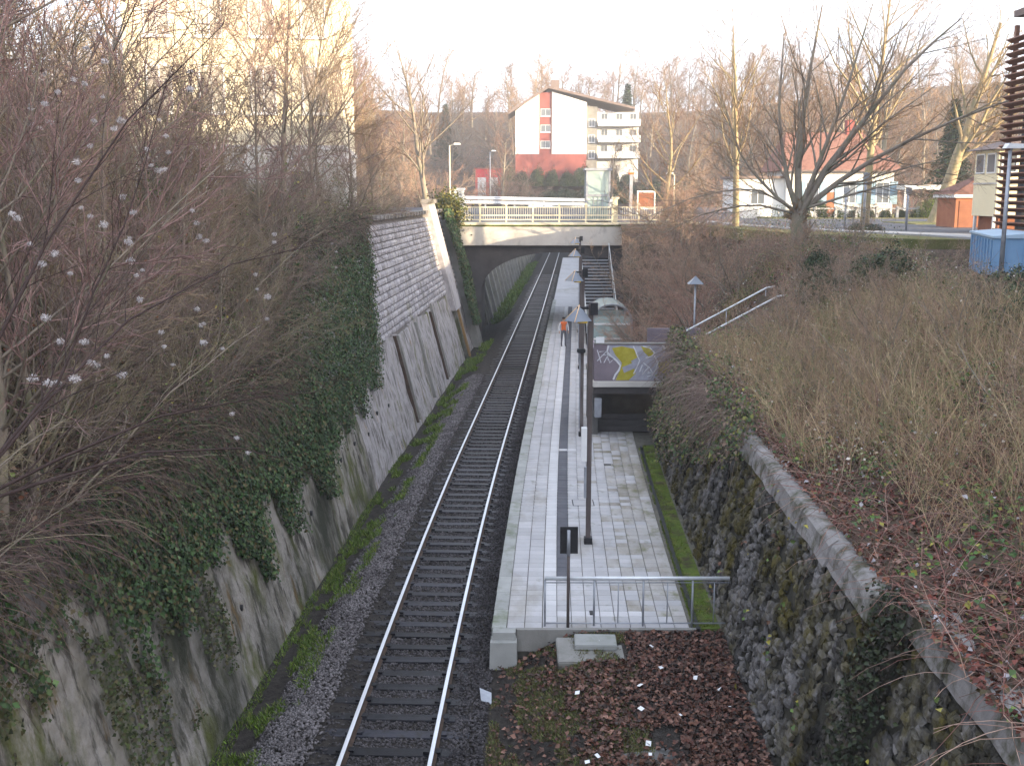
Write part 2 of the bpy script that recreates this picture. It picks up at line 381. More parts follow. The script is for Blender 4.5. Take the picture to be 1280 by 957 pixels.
while Y < 128:
    o = link('sleeper', slm[k % 5], track); o.location = Vector(W(random.uniform(-.03, .03), Y, -.232+random.uniform(-.012, .008)))-tl
    o.rotation_euler = (0, 0, -.05+random.uniform(-.012, .012)); Y += .615; k += 1
# ballast stones
def stones(n, osampler, y0, y1, size, cols):
    u = rng.random(n); Yc = y0+(y1-y0)*u**1.6; oc = osampler(n); X = oc+cx(Yc)
    return oc, Yc, X
n = 80000
Yc = 10+46*rng.random(n)**1.7
kind = rng.random(n)
oc = np.where(kind < .38, -1.35-rng.beta(1.3, 1.6, n)*1.25, np.where(kind < .75, rng.uniform(-.7, .7, n), np.where(kind < .97, rng.uniform(.85, 1.6, n), rng.uniform(-1.35, -.85, n))))
ph = ((Yc-9.0) % .615)/.615
between = np.abs(oc) < 1.32
keep = ~(between & (np.abs(oc) < .8) & ((ph < .17) | (ph > .83)) & (rng.random(n) < .93))
oc, Yc = oc[keep], Yc[keep]; n = len(oc)
sz = rng.uniform(.022, .042, n)
zc = z_bed(oc, Yc)+sz*.35+np.where(between[keep], .0, .02)
Cc = np.stack([oc+cx(Yc), Yc, zc], 1)
octv = np.array([(1, 0, 0), (0, 1, 0), (-1, 0, 0), (0, -1, 0), (0, 0, 1), (0, 0, -1)], float); octf = np.array([(0, 1, 4), (1, 2, 4), (2, 3, 4), (3, 0, 4), (1, 0, 5), (2, 1, 5), (3, 2, 5), (0, 3, 5)])
a = rng.random(n)*6.28; ca, sa = np.cos(a), np.sin(a)
vv = octv[None]*sz[:, None, None]*rng.uniform(.6, 1.25, (n, 6, 1))*np.array([1.15, .9, .7])
vv = np.stack([vv[..., 0]*ca[:, None]-vv[..., 1]*sa[:, None], vv[..., 0]*sa[:, None]+vv[..., 1]*ca[:, None]+rng.normal(size=(n, 1))*.0, vv[..., 2]+vv[..., 0]*rng.normal(size=(n, 1))*.3], -1)+Cc[:, None, :]
F = (np.arange(n)[:, None, None]*6+octf[None]).reshape(-1, 3)
shade = rng.uniform(.45, 1.5, n)*np.where((oc < -1.3), 1.25, np.where(np.abs(oc) < .75, .62, .55))
c = np.stack([shade, shade*.97, shade*.96+.02], 1)
o = link('ballast', nmesh('ballast', vv.reshape(-1, 3), F, np.repeat(c, 6, 0)), None, 'ballast'); tag(o, 'grey crushed stone ballast along and between the rails', 'ballast', kind='stuff')

# ---------------------------------------------------------------- platform
PZ = .55; PE = 1.57; P0, P1 = 20.62, 150.
plat = structure(empty('platform', W(PE, P0, 0)), 'long pale paved station platform beside the track'); pl = Vector(plat.location)
YY = list(np.concatenate([[P0], np.arange(22, 60, 2), np.arange(60, P1+1, 5)]))
swept('bed', [(PE+.05, -.5), (6.4, -.5), (6.4, PZ-.03), (PE+.05, PZ-.03)], 0, YY, 'joint', plat, base=pl)
def chamfer_box(lx, ly, h, c):
    x, y = lx/2, ly/2
    Vv = [(-x, -y, -h), (x, -y, -h), (x, y, -h), (-x, y, -h), (-x, -y, -c), (x, -y, -c), (x, y, -c), (-x, y, -c), (-x+c, -y+c, 0), (x-c, -y+c, 0), (x-c, y-c, 0), (-x+c, y-c, 0)]
    F = [(0, 1, 5, 4), (1, 2, 6, 5), (2, 3, 7, 6), (3, 0, 4, 7), (4, 5, 9, 8), (5, 6, 10, 9), (6, 7, 11, 10), (7, 4, 8, 11), (8, 9, 10, 11)]
    return Vv, F
def pmesh(name, lx, ly, h, c, m):
    me = bpy.data.meshes.new(name); v, f = chamfer_box(lx, ly, h, c); me.from_pydata(v, [], f); me.update(); me.materials.append(MATS[m]); return me
# edge slabs
em = pmesh('edge_slab', .30, .985, .16, .012, 'kerb'); Y = P0+.5
while Y < 90:
    o = link('edge_slab', em, plat); o.location = Vector(W(PE+.13, Y, PZ+.004))-pl; o.rotation_euler = (0, 0, -.045); Y += 1.0
# columns: (offset, width, material)
cols_ = [(PE+.465, 'paver_wide'), (PE+.825, 'paver_wide'), (2.73, 'paver_white'), (3.03, 'paver_dark')]+[(3.33+.3*i, 'p%d' % i) for i in range(8)]
pms = {q: pmesh('paver', .348 if q == 'paver_wide' else .288, .288, .08, .008, 'paver' if q == 'paver_wide' else q) for q in ('paver', 'paver_wide', 'paver_mossy', 'paver_white', 'paver_dark')}
cells = []
Y = P0+.16; r = 0
while Y < 84:
    for (co, q) in cols_:
        if q[0] == 'p' and q[1:].isdigit(): q = 'paver_mossy' if random.random() < (0, .04, .12, .25, .42, .62, .8, .95)[int(q[1:])] else 'paver'
        if q == 'paver_dark' and (Y < 23.4): q = 'paver'
        if q == 'paver_white' and Y < 21.0: q = 'paver'
        if r in (1, 2) and co > 3.0 and co < 4.6: q = 'paver_white' if r == 2 else q
        if 35.9 < Y < 36.3 and 2.6 < co < 3.4: q = 'paver_white'
        cells.append((co, Y, q))
    Y += .3; r += 1
cells.sort(key=lambda c: c[1]+abs(c[0]-3)*.3)
nparts = {}
rest = {}
for i, (co, Y, q) in enumerate(cells):
    dz = random.gauss(0, .0016)
    if i < 300:
        o = link('paver', pms[q], plat); o.location = Vector(W(co, Y, PZ+dz))-pl; o.rotation_euler = (random.gauss(0, .004), random.gauss(0, .004), -.04)
    else: rest.setdefault(q, []).append((co, Y, PZ+dz))
for q, lst in rest.items():
    v, f = chamfer_box(.348 if q == 'paver_wide' else .288, .288, .08, .008); v = np.array(v); f = np.array(f); A = np.array(lst)
    C3 = np.stack([A[:, 0]+cx(A[:, 1]), A[:, 1], A[:, 2]], 1)-np.array(pl)
    VV = (v[None]+C3[:, None]).reshape(-1, 3); VV[:, 0] += 0
    FF = (np.arange(len(lst))[:, None, None]*len(v)+f[None]).reshape(-1, 4)
    o = link('pavers_beyond', nmesh('pavers_beyond', VV, FF, var=np.repeat(rng.random(len(lst)), len(v))), plat, 'paver' if q == 'paver_wide' else q); o['kind'] = 'stuff'
# the far end, too far off to tell pavers apart
swept('far_paving', [(PE+.06, PZ-.035), (5.7, PZ-.035), (5.7, PZ), (PE+.06, PZ)], 0, list(np.arange(84, P1+1, 6)), 'paver', plat, base=pl)
# concrete end block of the platform edge
o = poly('end_block', [Vector(W(*p))-pl for p in [(1.52, 20.18, -.3), (2.08, 20.18, -.3), (2.08, 20.6, -.3), (1.52, 20.6, -.3), (1.54, 20.22, .40), (2.07, 20.22, .40), (2.07, 20.6, .40), (1.54, 20.6, .40)]], BOXF, 'kerb', plat)
o = poly('end_block', [Vector(W(*p))-pl for p in [(1.57, 20.36, .403), (2.05, 20.36, .403), (2.05, 20.61, .403), (1.57, 20.61, .403), (1.58, 20.37, .552), (2.04, 20.37, .552), (2.04, 20.61, .552), (1.58, 20.61, .552)]], BOXF, 'kerb', plat)
o = poly('end_kerb', [Vector(W(*p))-pl for p in [(2.06, 20.5, .1), (5.7, 20.5, .1), (5.7, 20.61, .1), (2.06, 20.61, .1), (2.06, 20.5, .56), (5.7, 20.5, .56), (5.7, 20.61, .56), (2.06, 20.61, .56)]], BOXF, 'concrete', plat)
# drain channel and manhole covers in the paving
swept('drain_channel', [(5.70, PZ-.06), (5.80, PZ-.06), (5.80, PZ-.01), (5.70, PZ-.01)], 0, list(np.arange(20.6, 37, 1.0)), 'black_metal', plat, base=pl)
for (co, Y, w, l) in [(3.62, 29.6, .62, .62), (4.35, 34.0, .5, .16)]:
    p = Vector(W(co, Y, PZ))-pl
    box('cover_frame', p.x-w/2, p.x+w/2, p.y-l/2, p.y+l/2, .0+PZ-.02, PZ+.004, 'black_metal', plat)
    if w > .55: box('cover', p.x-w/2+.03, p.x+w/2-.03, p.y-l/2+.03, p.y+l/2-.03, PZ-.02, PZ+.008, 'paver', plat)
# moss strip
def blades(o_, Yc, zc, h, w, cols, lean=.5):
    n = len(o_); B = np.stack([o_+cx(Yc), Yc, zc], 1); d = norm(np.stack([rng.normal(size=n)*lean, rng.normal(size=n)*lean, np.ones(n)], 1))
    sd = norm(np.stack([rng.normal(size=n), rng.normal(size=n), np.zeros(n)], 1)); h = h[:, None]; bend = norm(rng.normal(size=(n, 3)))*h*.25
    v = np.stack([B-sd*w, B+sd*w, B+d*h*.6+sd*w*.6, B+d*h+bend*[1, 1, -.4]], 1).reshape(-1, 3)
    i = np.arange(n)[:, None]*4
    return v, np.concatenate([i+[[0, 1, 2]], i+[[0, 2, 3]]]), np.repeat(cols, 4, 0)
swept('moss_bed', [(5.81, PZ-.06), (6.2, PZ-.06), (6.2, PZ+.0), (5.81, PZ-.01)], 0, list(np.arange(20.6, 37, .6)), 'moss', plat, base=pl)
n = 34000
Yc = 20.7+16*rng.random(n)**1.3; oo = 5.66+rng.random(n)*.5; k_ = (fbm(oo*3, Yc*1.6) > .30+.012*(Yc-20)) & (np.abs(oo-5.75) > .035); oo, Yc = oo[k_], Yc[k_]; n = len(oo)
b1 = blades(oo, Yc, np.full(n, PZ-.03), rng.uniform(.02, .07, n), .008, pick([(.11, .17, .012), (.15, .20, .02), (.09, .14, .012), (.17, .18, .03)], n), 1.)
o = link('moss', nmesh('moss', b1[0], b1[1], b1[2]), None, 'leaf'); tag(o, 'bright green moss along the edge of the platform paving', 'moss', kind='stuff')

# ---------------------------------------------------------------- retaining walls
def wall_body(name, side, z0, ztop, Ys, nz, m, parent, base, amp=.05, set_back=0., thick=.7):
    """battered wall: side -1 left, +1 right; front face with relief, top and back closed"""
    rows = []
    for Y in Ys:
        zt = float(ztop(Y)); zs = np.linspace(z0, zt, nz)
        of = np.array([o_left(z) if side < 0 else o_right(z, Y) for z in zs])+side*set_back
        dsp = side*(-1)*amp*(fbm(zs*1.1+3, np.full(nz, Y*.55))-.5)*2 if amp else 0
        f = [(of[i]+(dsp[i] if amp else 0), zs[i]) for i in range(nz)]
        f += [(of[-1]+side*thick, zt), (of[-1]+side*(thick+.6), z0)]
        rows.append([Vector(W(a, Y, z))-base for a, z in f])
    n = nz+2; P = [p for r_ in rows for p in r_]; F = []
    for i in range(len(rows)-1):
        for j in range(n-1):
            q = (i*n+j, i*n+j+1, (i+1)*n+j+1, (i+1)*n+j)
            F.append(q if side > 0 else q[::-1])
    F.append(tuple(range(n))); F.append(tuple(range(len(P)-1, len(P)-n-1, -1)))
    o = poly(name, P, F, m, parent)
    b = bmesh.new(); b.from_mesh(o.data); bmesh.ops.recalc_face_normals(b, faces=b.faces[:]); b.to_mesh(o.data); b.free()
    return o
ZR = 3.35       # height of the rendered foot
wl = empty('retaining_wall', W(LB, 10, -.3)); tag(wl, 'tall stained stone and render retaining wall under the ivy beside the track', 'wall'); wb = Vector(wl.location)
YwA = list(np.arange(5, 71.6, .5))
for (ya_, yb_, mm_) in ((5, 35.01, 'render_wall'), (35, 71.6, 'render_pale')): wall_body('rendered_foot', -1, -.8, lambda Y: ZR+.12*math.sin(Y*.9)+.05*math.sin(Y*3.1), list(np.arange(ya_, yb_, .5)), 16, mm_, wl, wb, .07)
wall_body('wall_core', -1, ZR-.6, lambda Y: float(wtl(Y)), YwA, 8, 'mortar', wl, wb, 0, .10)
# stone blocks of the upper wall
stm = []
for v in range(8):
    b = bmesh.new(); bmesh.ops.create_cube(b, size=1)
    bmesh.ops.subdivide_edges(b, edges=[e for e in b.edges if abs(e.verts[0].co.y-e.verts[1].co.y) > .5 or abs(e.verts[0].co.z-e.verts[1].co.z) > .5], cuts=1, use_grid_fill=True)
    for q in b.verts:
        e = (abs(q.co.y) > .45)+(abs(q.co.z) > .45)
        q.co.x += (-.22*e+random.uniform(-.12, .12)) if q.co.x > 0 else 0
        q.co.y *= random.uniform(.94, 1.0); q.co.z *= random.uniform(.92, 1.0)
    bmesh.ops.delete(b, geom=[f for f in b.faces if f.normal.x < -.9], context='FACES')
    me = bpy.data.meshes.new('stone_block'); b.to_mesh(me); b.free(); me.materials.append(MATS['wall_stone']); stm.append(me)
def place_stones(parent, base, side, cells, meshes, npart, depth, partname, restname, m):
    tilt = math.atan(.25)
    def mtx(Y, z, ly, lz):
        of = (o_left(z) if side < 0 else o_right(z, Y))
        p = Vector(W(of, Y, z))-base
        # local x = out of the wall
        rot = Matrix.Rotation(-math.atan(.05), 4, 'Z') @ (Matrix.Rotation(-tilt, 4, 'Y') if side < 0 else Matrix.Rotation(math.pi, 4, 'Z') @ Matrix.Rotation(-tilt, 4, 'Y'))
        return Matrix.Translation(p) @ rot @ (Matrix.Rotation(random.gauss(0, .25), 4, 'X') if side > 0 else Matrix.Identity(4)) @ Matrix.Diagonal((depth*random.uniform(.7, 1.3), ly, lz, 1))
    acc_v, acc_f, acc_var, nn = [], [], [], 0
    pre = [(np.array([tuple(v.co) for v in me.vertices]), [tuple(p.vertices) for p in me.polygons]) for me in meshes]
    for i, (Y, z, ly, lz) in enumerate(cells):
        k = random.randrange(len(meshes)); M = mtx(Y, z, ly, lz)
        if i < npart:
            o = link(partname, meshes[k], parent); o.matrix_basis = M
        else:
            v, f = pre[k]; Mn = np.array(M); acc_v.append(v @ Mn[:3, :3].T+Mn[:3, 3]); acc_f += [tuple(q+nn for q in ff) for ff in f]; acc_var += [random.random()]*len(v); nn += len(v)
    if acc_v:
        me = bpy.data.meshes.new(restname); me.from_pydata([tuple(p) for p in np.concatenate(acc_v)], [], acc_f); me.update()
        a = me.attributes.new('Var', 'FLOAT', 'POINT'); a.data.foreach_set('value', np.array(acc_var, np.float32))
        o = link(restname, me, parent, m); o['kind'] = 'stuff'
cells = []; z = ZR+.1; rw_ = 0
while z < 8.2:
    hgt = random.uniform(.24, .32); Y = 26+random.random()*.6
    while Y < 71.3:
        ly = random.uniform(.45, .95)
        if z+hgt < wtl(Y+ly/2)-.02: cells.append((Y+ly/2, z+hgt/2, ly-.03, hgt-.03))
        Y += ly
    z += hgt
cells.sort(key=lambda c: abs(c[0]-42))
place_stones(wl, wb, -1, cells, stm, 300, .13, 'stone_block', 'stone_blocks_beyond', 'wall_stone')
# pilasters (ribs) in front of the wall near the bridge
def pilaster(Y0, Y1, z0, z1, out, m, name='pilaster', parent=wl, base=wb):
    P = []
    for z in (z0, z1):
        for (Y, e) in ((Y0, -.1), (Y0, out), (Y1, out), (Y1, -.1)):
            P.append(Vector(W(o_left(z)+e, Y, z))-base)
    o = poly(name, P, [(0, 1, 2, 3), (7, 6, 5, 4), (0, 4, 5, 1), (1, 5, 6, 2), (2, 6, 7, 3), (3, 7, 4, 0)], m, parent); 
    b = bmesh.new(); b.from_mesh(o.data); bmesh.ops.recalc_face_normals(b, faces=b.faces[:]); b.to_mesh(o.data); b.free(); return o
pilaster(63.6, 66.4, 2.4, 8.7, .3, 'wall_stone')
pilaster(63.9, 64.5, -.6, 2.39, .22, 'render_wall'); pilaster(65.4, 65.9, -.6, 2.39, .2, 'rust_stain')
box('pilaster_cap', *[v for v in (float(cx(65))+o_left(8.7)-.2-wb.x, float(cx(65))+o_left(8.7)+.5-wb.x, 63.5-wb.y, 66.5-wb.y, 8.7-wb.z, 8.95-wb.z)], 'coping', wl)
pilaster(69.3, 71.2, -.6, 7.6, .5, 'concrete')
for Yp in (44.5, 45.1, 50.2, 55.3, 56.0): pilaster(Yp, Yp+.13, -.3, 3.2+random.random()*.5, .13, 'rail_rust' if Yp in (44.5, 55.3) else 'concrete', 'downpipe')
# weep holes with stone rims
for i, Y in enumerate(np.arange(12.2, 42, 2.15)):
    zc_ = 1.05+random.uniform(-.25, .3)+(.5 if i % 3 == 0 else 0); p = Vector(W(o_left(zc_), Y, zc_))-wb
    tube('weep_hole', [p+Vector((-.3, 0, 0)), p+Vector((.05, 0, -.01))], .07, 'black_metal', wl, 8)
# wall coping at top of bare stretch
cY = 45.0
while cY < 71:
    zt = float(wtl(cY+.5)); p = Vector(W(o_left(zt), cY+.5, zt))-wb
    o = box('coping_stone', -.55, .14, -.48, .48, 0, .2, 'coping', wl, .02); o.location = p; cY += 1.0
# beyond the bridge
wl2 = empty('retaining_wall', W(LB, 82, -.3)); tag(wl2, 'ribbed grey retaining wall seen through the bridge arch', 'wall'); wb2 = Vector(wl2.location)
wall_body('rendered_face', -1, -.8, lambda Y: 7.5, list(np.arange(81.6, 196, 3.)), 8, 'render_wall', wl2, wb2, .08)
for Y in np.arange(84, 130, 4.2): pilaster(Y, Y+.7, -.6, 7.2, .25, 'concrete', 'rib', wl2, wb2)

# right wall: dark rubble under a pale coping
wr = empty('rubble_wall', W(RB, 10, 0)); tag(wr, 'dark mossy rubble stone wall with pale coping below the brush slope', 'wall'); rb_ = Vector(wr.location)
wall_body('wall_core', 1, -.8, lambda Y: 3.62, [5, 8, 11, 13.25], 6, 'rubble_mortar', wr, rb_, 0, .07)
wall_body('wall_core', 1, -.8, lambda Y: 3.62, [13.3]+list(np.arange(14, 40.1, 1.5)), 6, 'rubble_mortar', wr, rb_, 0, .07)
rbm = []
for v in range(10):
    b = bmesh.new(); bmesh.ops.create_cube(b, size=1)
    bmesh.ops.subdivide_edges(b, edges=[e for e in b.edges if abs(e.verts[0].co.x-e.verts[1].co.x) < .5], cuts=1, use_grid_fill=True)
    for q in b.verts:
        e = (abs(q.co.y) > .45)+(abs(q.co.z) > .45)
        if q.co.x > 0: q.co.x += -.28*e+random.uniform(-.3, .25)
        q.co.y += random.uniform(-.14, .14); q.co.z += random.uniform(-.14, .14)
    bmesh.ops.delete(b, geom=[f for f in b.faces if f.normal.x < -.9], context='FACES')
    me = bpy.data.meshes.new('rubble_stone'); b.to_mesh(me); b.free(); me.materials.append(MATS['rubble']); rbm.append(me)
cells = []
for _ in range(4600):
    Yq = 7.5+30.5*random.random()**1.25; big = random.random() < .3
    cells.append((Yq, random.uniform(-.35, 3.55), random.uniform(.2, .34) if big else random.uniform(.10, .22), random.uniform(.13, .22) if big else random.uniform(.08, .15)))
cells = [c for c in cells if abs(c[0]-13.3) > .2 and c[1] < 3.6]
cells.sort(key=lambda c: abs(c[0]-16)+(4 if c[0] < 11 and c[1] < 1.5 else 0))
place_stones(wr, rb_, 1, cells, rbm, 300, .09, 'rubble_stone', 'rubble_stones_beyond', 'rubble')
Y = 6.0
while Y < 27:
    ly = random.uniform(1.5, 2.3)
    if Y < 13.3 < Y+ly: ly = 13.27-Y if 13.27-Y > .4 else 0
    if ly:
        zt = 3.56+random.uniform(-.015, .015)+(.06 if Y < 13.3 else 0); p = Vector(W(o_right(zt, Y+ly/2), Y+ly/2, zt))-rb_
        b = bmesh.new(); bmesh.ops.create_cube(b, size=1)
        bmesh.ops.subdivide_edges(b, edges=b.edges[:], cuts=4, use_grid_fill=True)
        for q in b.verts:
            s_ = q.co.copy(); q.co = Vector((s_.x*.52+.19+.11*(s_.z+.5)*0, s_.y*(ly-.02), s_.z*.42+.21))
            q.co += Vector((random.gauss(0, .007), random.gauss(0, .004), random.gauss(0, .006)))
            if s_.z < -.4: q.co.z += random.uniform(-.012, .02)
            if s_.z > .4 and s_.x < -.4: q.co.x += .05; q.co.z -= .03
            q.co.x += .25*q.co.z*.9
        me = bpy.data.meshes.new('coping_stone'); b.to_mesh(me); b.free(); o = link('coping_stone', me, wr, 'coping'); o.location = p; o.rotation_euler = (0, 0, -.045)
    Y += ly or .36

# ---------------------------------------------------------------- bridge over the cutting
BY0, BY1 = 72.0, 82.0
br = empty('road_bridge', (2.9, BY0, 0)); tag(br, 'concrete road bridge with cream iron railing over a dark arch', 'bridge')
def B(x, y, z): return (x-2.9, y-BY0, z)
# arch barrel with spandrels: a solid with an arched opening
AX0, AX1, ASP, ACR = -2.05, 8.0, 2.7, 5.4
arc = []
for i in range(25):
    t = math.pi*(1-i/24); arc.append(((AX0+AX1)/2+(AX1-AX0)/2*math.cos(t), ASP+(ACR-ASP)*math.sin(t)**.9))
out = [(-9, -1)]+[(AX0-.05, -1)]+arc+[(AX1+.05, -1), (16, -1), (16, 6.9), (-9, 6.9)]
def arch_prism(name, y0, y1, m):
    n = len(out); Vv = [B(p[0], y0, p[1]) for p in out]+[B(p[0], y1, p[1]) for p in out]
    from mathutils.geometry import tessellate_polygon
    tr = tessellate_polygon([[Vector((p[0], p[1], 0)) for p in out]])
    F = [tuple(t) for t in tr]+[tuple(i+n for i in t) for t in tr]+[(i, n+i, n+(i+1) % n, (i+1) % n) for i in range(n)]
    o = poly(name, Vv, F, m, br); b = bmesh.new(); b.from_mesh(o.data); bmesh.ops.recalc_face_normals(b, faces=b.faces[:]); b.to_mesh(o.data); b.free()
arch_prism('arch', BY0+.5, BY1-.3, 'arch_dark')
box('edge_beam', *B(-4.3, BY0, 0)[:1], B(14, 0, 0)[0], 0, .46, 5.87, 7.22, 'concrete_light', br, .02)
box('cornice', B(-4.4, 0, 0)[0], B(14, 0, 0)[0], -.12, .44, 7.224, 7.40, 'cream_metal', br, .02)
prism('deck', [(.47, 6.92), (10, 6.92), (10, 8.25), (.47, 7.34)], 'x', B(-9, 0, 0)[0], B(16, 0, 0)[0], 'asphalt', br)
box('moss_ledge', B(-4.2, 0, 0)[0], B(9, 0, 0)[0], -.02, -.001, 7.12, 7.222, 'moss', br)
# railing, bay by bay
xs = np.arange(-3.9, 13.5, 1.76)
for i, x in enumerate(xs):
    bx = B(x, 0, 0)[0]
    box('railing_post', bx-.05, bx+.05, .08, .18, 7.40, 8.52, 'cream_metal', br)
    prism('post_cap', [(bx-.11, 8.52), (bx+.11, 8.52), (bx+.05, 8.66), (bx-.05, 8.66)], 'y', .02, .24, 'cream_metal', br)
    if i < len(xs)-1:
        L_ = [(bx+.06+j*.15, bx+.085+j*.15, .115, .14, 7.62, 8.36) for j in range(12) if j*.15+.1 < 1.68]
        boxes('balusters', L_, 'cream_metal', br)
        box('top_rail', bx+.052, bx+1.708, .09, .17, 8.36, 8.42, 'cream_metal', br)
        box('bottom_rail', bx+.052, bx+1.708, .09, .17, 7.52, 7.61, 'cream_metal', br)
        box('middle_rail', bx+.052, bx+1.708, .10, .16, 7.82, 7.90, 'cream_metal', br)
# crash barrier on the far side of the road
cb = empty('crash_barrier', (-3, 81.6, 8.2)); tag(cb, 'silver steel crash barrier on the far side of the bridge road', 'barrier')
for (x, z0_) in [(-1.2, 0), (1, -.02), (3.2, -.06), (5.4, -.1), (7.6, -.15), (9.8, -.2)]: box('post', x-.06, x+.06, .05, .17, z0_-.4, z0_+.75, 'galv_dull', cb)
for dz in (.74, .42):
    Pp = []
    for (x, s) in ((-1.6, .06), (2, 0), (6, -.09), (10.6, -.18)): Pp += [(x, 0, dz+s-.12), (x, -.05, dz+s-.06), (x, 0, dz+s), (x, -.05, dz+s+.06), (x, 0, dz+s+.12), (x, .02, dz+s+.12), (x, .02, dz+s-.12)]
    F = [(i*7+j, i*7+(j+1) % 7, (i+1)*7+(j+1) % 7, (i+1)*7+j) for i in range(3) for j in range(7)]+[(0, 1, 2, 3, 4, 5, 6), (27, 26, 25, 24, 23, 22, 21)]
    poly('beam', Pp, F, 'galv', cb)
# ---------------------------------------------------------------- things on the bridge
lift = empty('glass_lift', (5.75, 73.4, 7.4)); tag(lift, 'glass lift tower with pale corner frames behind the bridge railing', 'lift')
for sx in (-.75, .75):
    for sy in (-.7, .7): box('corner_post', sx-.06, sx+.06, sy-.06, sy+.06, 0, 3.4, 'galv_dull', lift)
box('roof', -.9, .9, -.85, .85, 3.4, 3.55, 'galv_dull', lift)
for z in (1.7, .05): 
    boxes('cross_rail', [(-.81, .81, -.78, -.70, z, z+.12), (-.81, .81, .70, .78, z, z+.12), (.70, .80, -.69, .69, z, z+.12), (-.80, -.70, -.69, .69, z, z+.12)], 'galv_dull', lift)
for (a, b_, c, d) in ((-.69, .69, -.73, -.715), (-.69, .69, .715, .73), (.745, .76, -.64, .64), (-.76, -.745, -.64, .64)):
    for (z0, z1) in ((.18, 1.69), (1.83, 3.39)): box('pane', a, b_, c, d, z0, z1, 'shelter_glass', lift)
for x in (-.3, 0, .3): box('mullion', x-.025, x+.025, -.75, -.70, .18, 1.69, 'galv_dull', lift)
box('lift_car', -.45, .45, -.4, .45, .1, 1.5, 'concrete_dark', lift); box('side_panel', .47, .62, -.5, .5, 1.9, 3.3, 'cream_metal', lift)
def post(name, x, y, z, w, h, m, label, cat, cap=None):
    e = empty(name, (x, y, z)); tag(e, label, cat)
    box('shaft', -w/2, w/2, -w/2, w/2, 0, h, m, e, .01)
    if cap: box('cap', -w*.8, w*.8, -w*.8, w*.8, h, h+.12, cap, e, .01)
    return e
post('stone_post', 6.9, 72.75, 7.38, .32, 1.55, 'cream_metal', 'cream square post beside the glass lift on the bridge', 'post', 'cream_metal')
post('marker_post', 8.3, 76, 7.7, .22, 2.9, 'galv_dull', 'slim marker post with an orange top behind the bridge railing', 'post', 'hi_vis')
pb = empty('poster_board', (9.5, 77, 7.8)); tag(pb, 'brown notice board in a white frame beside the bridge', 'notice board')
box('board', -.55, .55, -.02, .02, .5, 1.55, 'wood_brown', pb); boxes('frame', [(-.65, .65, -.05, .05, 1.56, 1.68), (-.65, -.56, -.05, .05, 0, 1.55), (.56, .65, -.05, .05, 0, 1.55), (-.55, .55, -.05, .05, .38, .49)], 'white_paint', pb)
def street_lamp(x, y, z, h, label, arm=(-.5, 0), m='galv_dull'):
    e = empty('street_lamp', (x, y, z)); tag(e, label, 'street lamp')
    tube('pole', [(0, 0, 0), (0, 0, h)], [.07, .05], m, e)
    tube('arm', [(0, 0, h-.05), (arm[0]*.5, arm[1]*.5, h+.08), (arm[0], arm[1], h+.1)], .03, m, e)
    prism('head', [(arm[0]-.28, h+.06), (arm[0]+.28, h+.06), (arm[0]+.22, h+.18), (arm[0]-.2, h+.2)], 'y', arm[1]-.14, arm[1]+.14, 'lamp_white', e)
    return e
street_lamp(11.6, 78, 7.6, 3.0, 'short street lamp with white head right of the notice board', (-.3, 0), 'cream_metal')
street_lamp(-2.4, 120, 8.2, 5.6, 'thin street lamp with white head beside the red building', (.4, 0))
street_lamp(-4.9, 86, 8.0, 5.0, 'street lamp standing where the ivied wall meets the bridge', (.6, 0), 'cream_metal')
street_lamp(14.1, 31, 6.9, 3.55, 'grey street lamp standing in front of the blue container', (.1, 0))
gp = empty('gate_pillar', (-3.55, 73.0, 7.4)); tag(gp, 'white square pillar at the ivied end of the bridge railing', 'pillar')
box('shaft', -.33, .33, -.3, .3, 0, 2.1, 'white_paint', gp, .02); box('cap', -.4, .4, -.37, .37, 2.1, 2.25, 'white_paint', gp, .02)

# ---------------------------------------------------------------- platform furniture
def lamp(off, Y, label, n_extra):
    x, y, _ = W(off, Y, 0); e = empty('platform_lamp', (x, y, PZ)); tag(e, label, 'lamp', 'lamps along the platform')
    H_ = 6.05
    box('pole', -.06, .06, -.06, .06, 0, H_, 'pole_brown', e, .012)
    box('foot', -.10, .10, -.10, .10, .0, .16, 'black_metal', e)
    box('bracket', -.34, -.061, -.03, .03, H_-.12, H_-.06, 'black_metal', e)
    # pyramid shaped lantern, right and back faces coloured white for the sky light on them
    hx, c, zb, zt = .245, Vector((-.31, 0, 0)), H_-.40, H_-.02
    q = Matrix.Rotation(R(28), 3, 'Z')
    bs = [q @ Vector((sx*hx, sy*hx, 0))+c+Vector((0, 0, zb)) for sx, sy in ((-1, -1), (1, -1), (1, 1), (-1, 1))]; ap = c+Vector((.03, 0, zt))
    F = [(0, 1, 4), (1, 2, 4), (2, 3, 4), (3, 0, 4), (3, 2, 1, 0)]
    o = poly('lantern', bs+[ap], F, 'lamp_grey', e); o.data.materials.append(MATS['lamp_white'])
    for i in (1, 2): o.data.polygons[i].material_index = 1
    for (a, b_) in ((0, 4), (3, 4)):
        pts = (bs+[ap]); tube('edge_highlight', [pts[a], pts[b_]], .011, 'orange_edge', o, 6)  # warm light on the slanted edges put in as orange rods
    box('light_strip', c.x-.02, c.x+.22, -.16, -.11, zb-.045, zb-.002, 'yellow_paint', o)  # yellow colour stands for the lamp's glow, gives off no light
    box('ballast_box', -.02, .16, -.16, -.065, H_-.25, H_+.05, 'black_metal', e)
    if n_extra: 
        zz = n_extra
        p = box('loudspeaker', -.2, .1, -.30, -.065, zz, zz+.14, 'black_metal', e, .02)
        box('cable_duct', -.10, -.062, -.05, .05, .3, zz, 'galv_dull', e)
    return e
l1 = lamp(3.67, 26.0, 'nearest platform lamp, brown pole with pyramid lantern and white plate', 0)
lamp(3.67, 38.2, 'second platform lamp, with a loudspeaker halfway up its brown pole', 3.1)
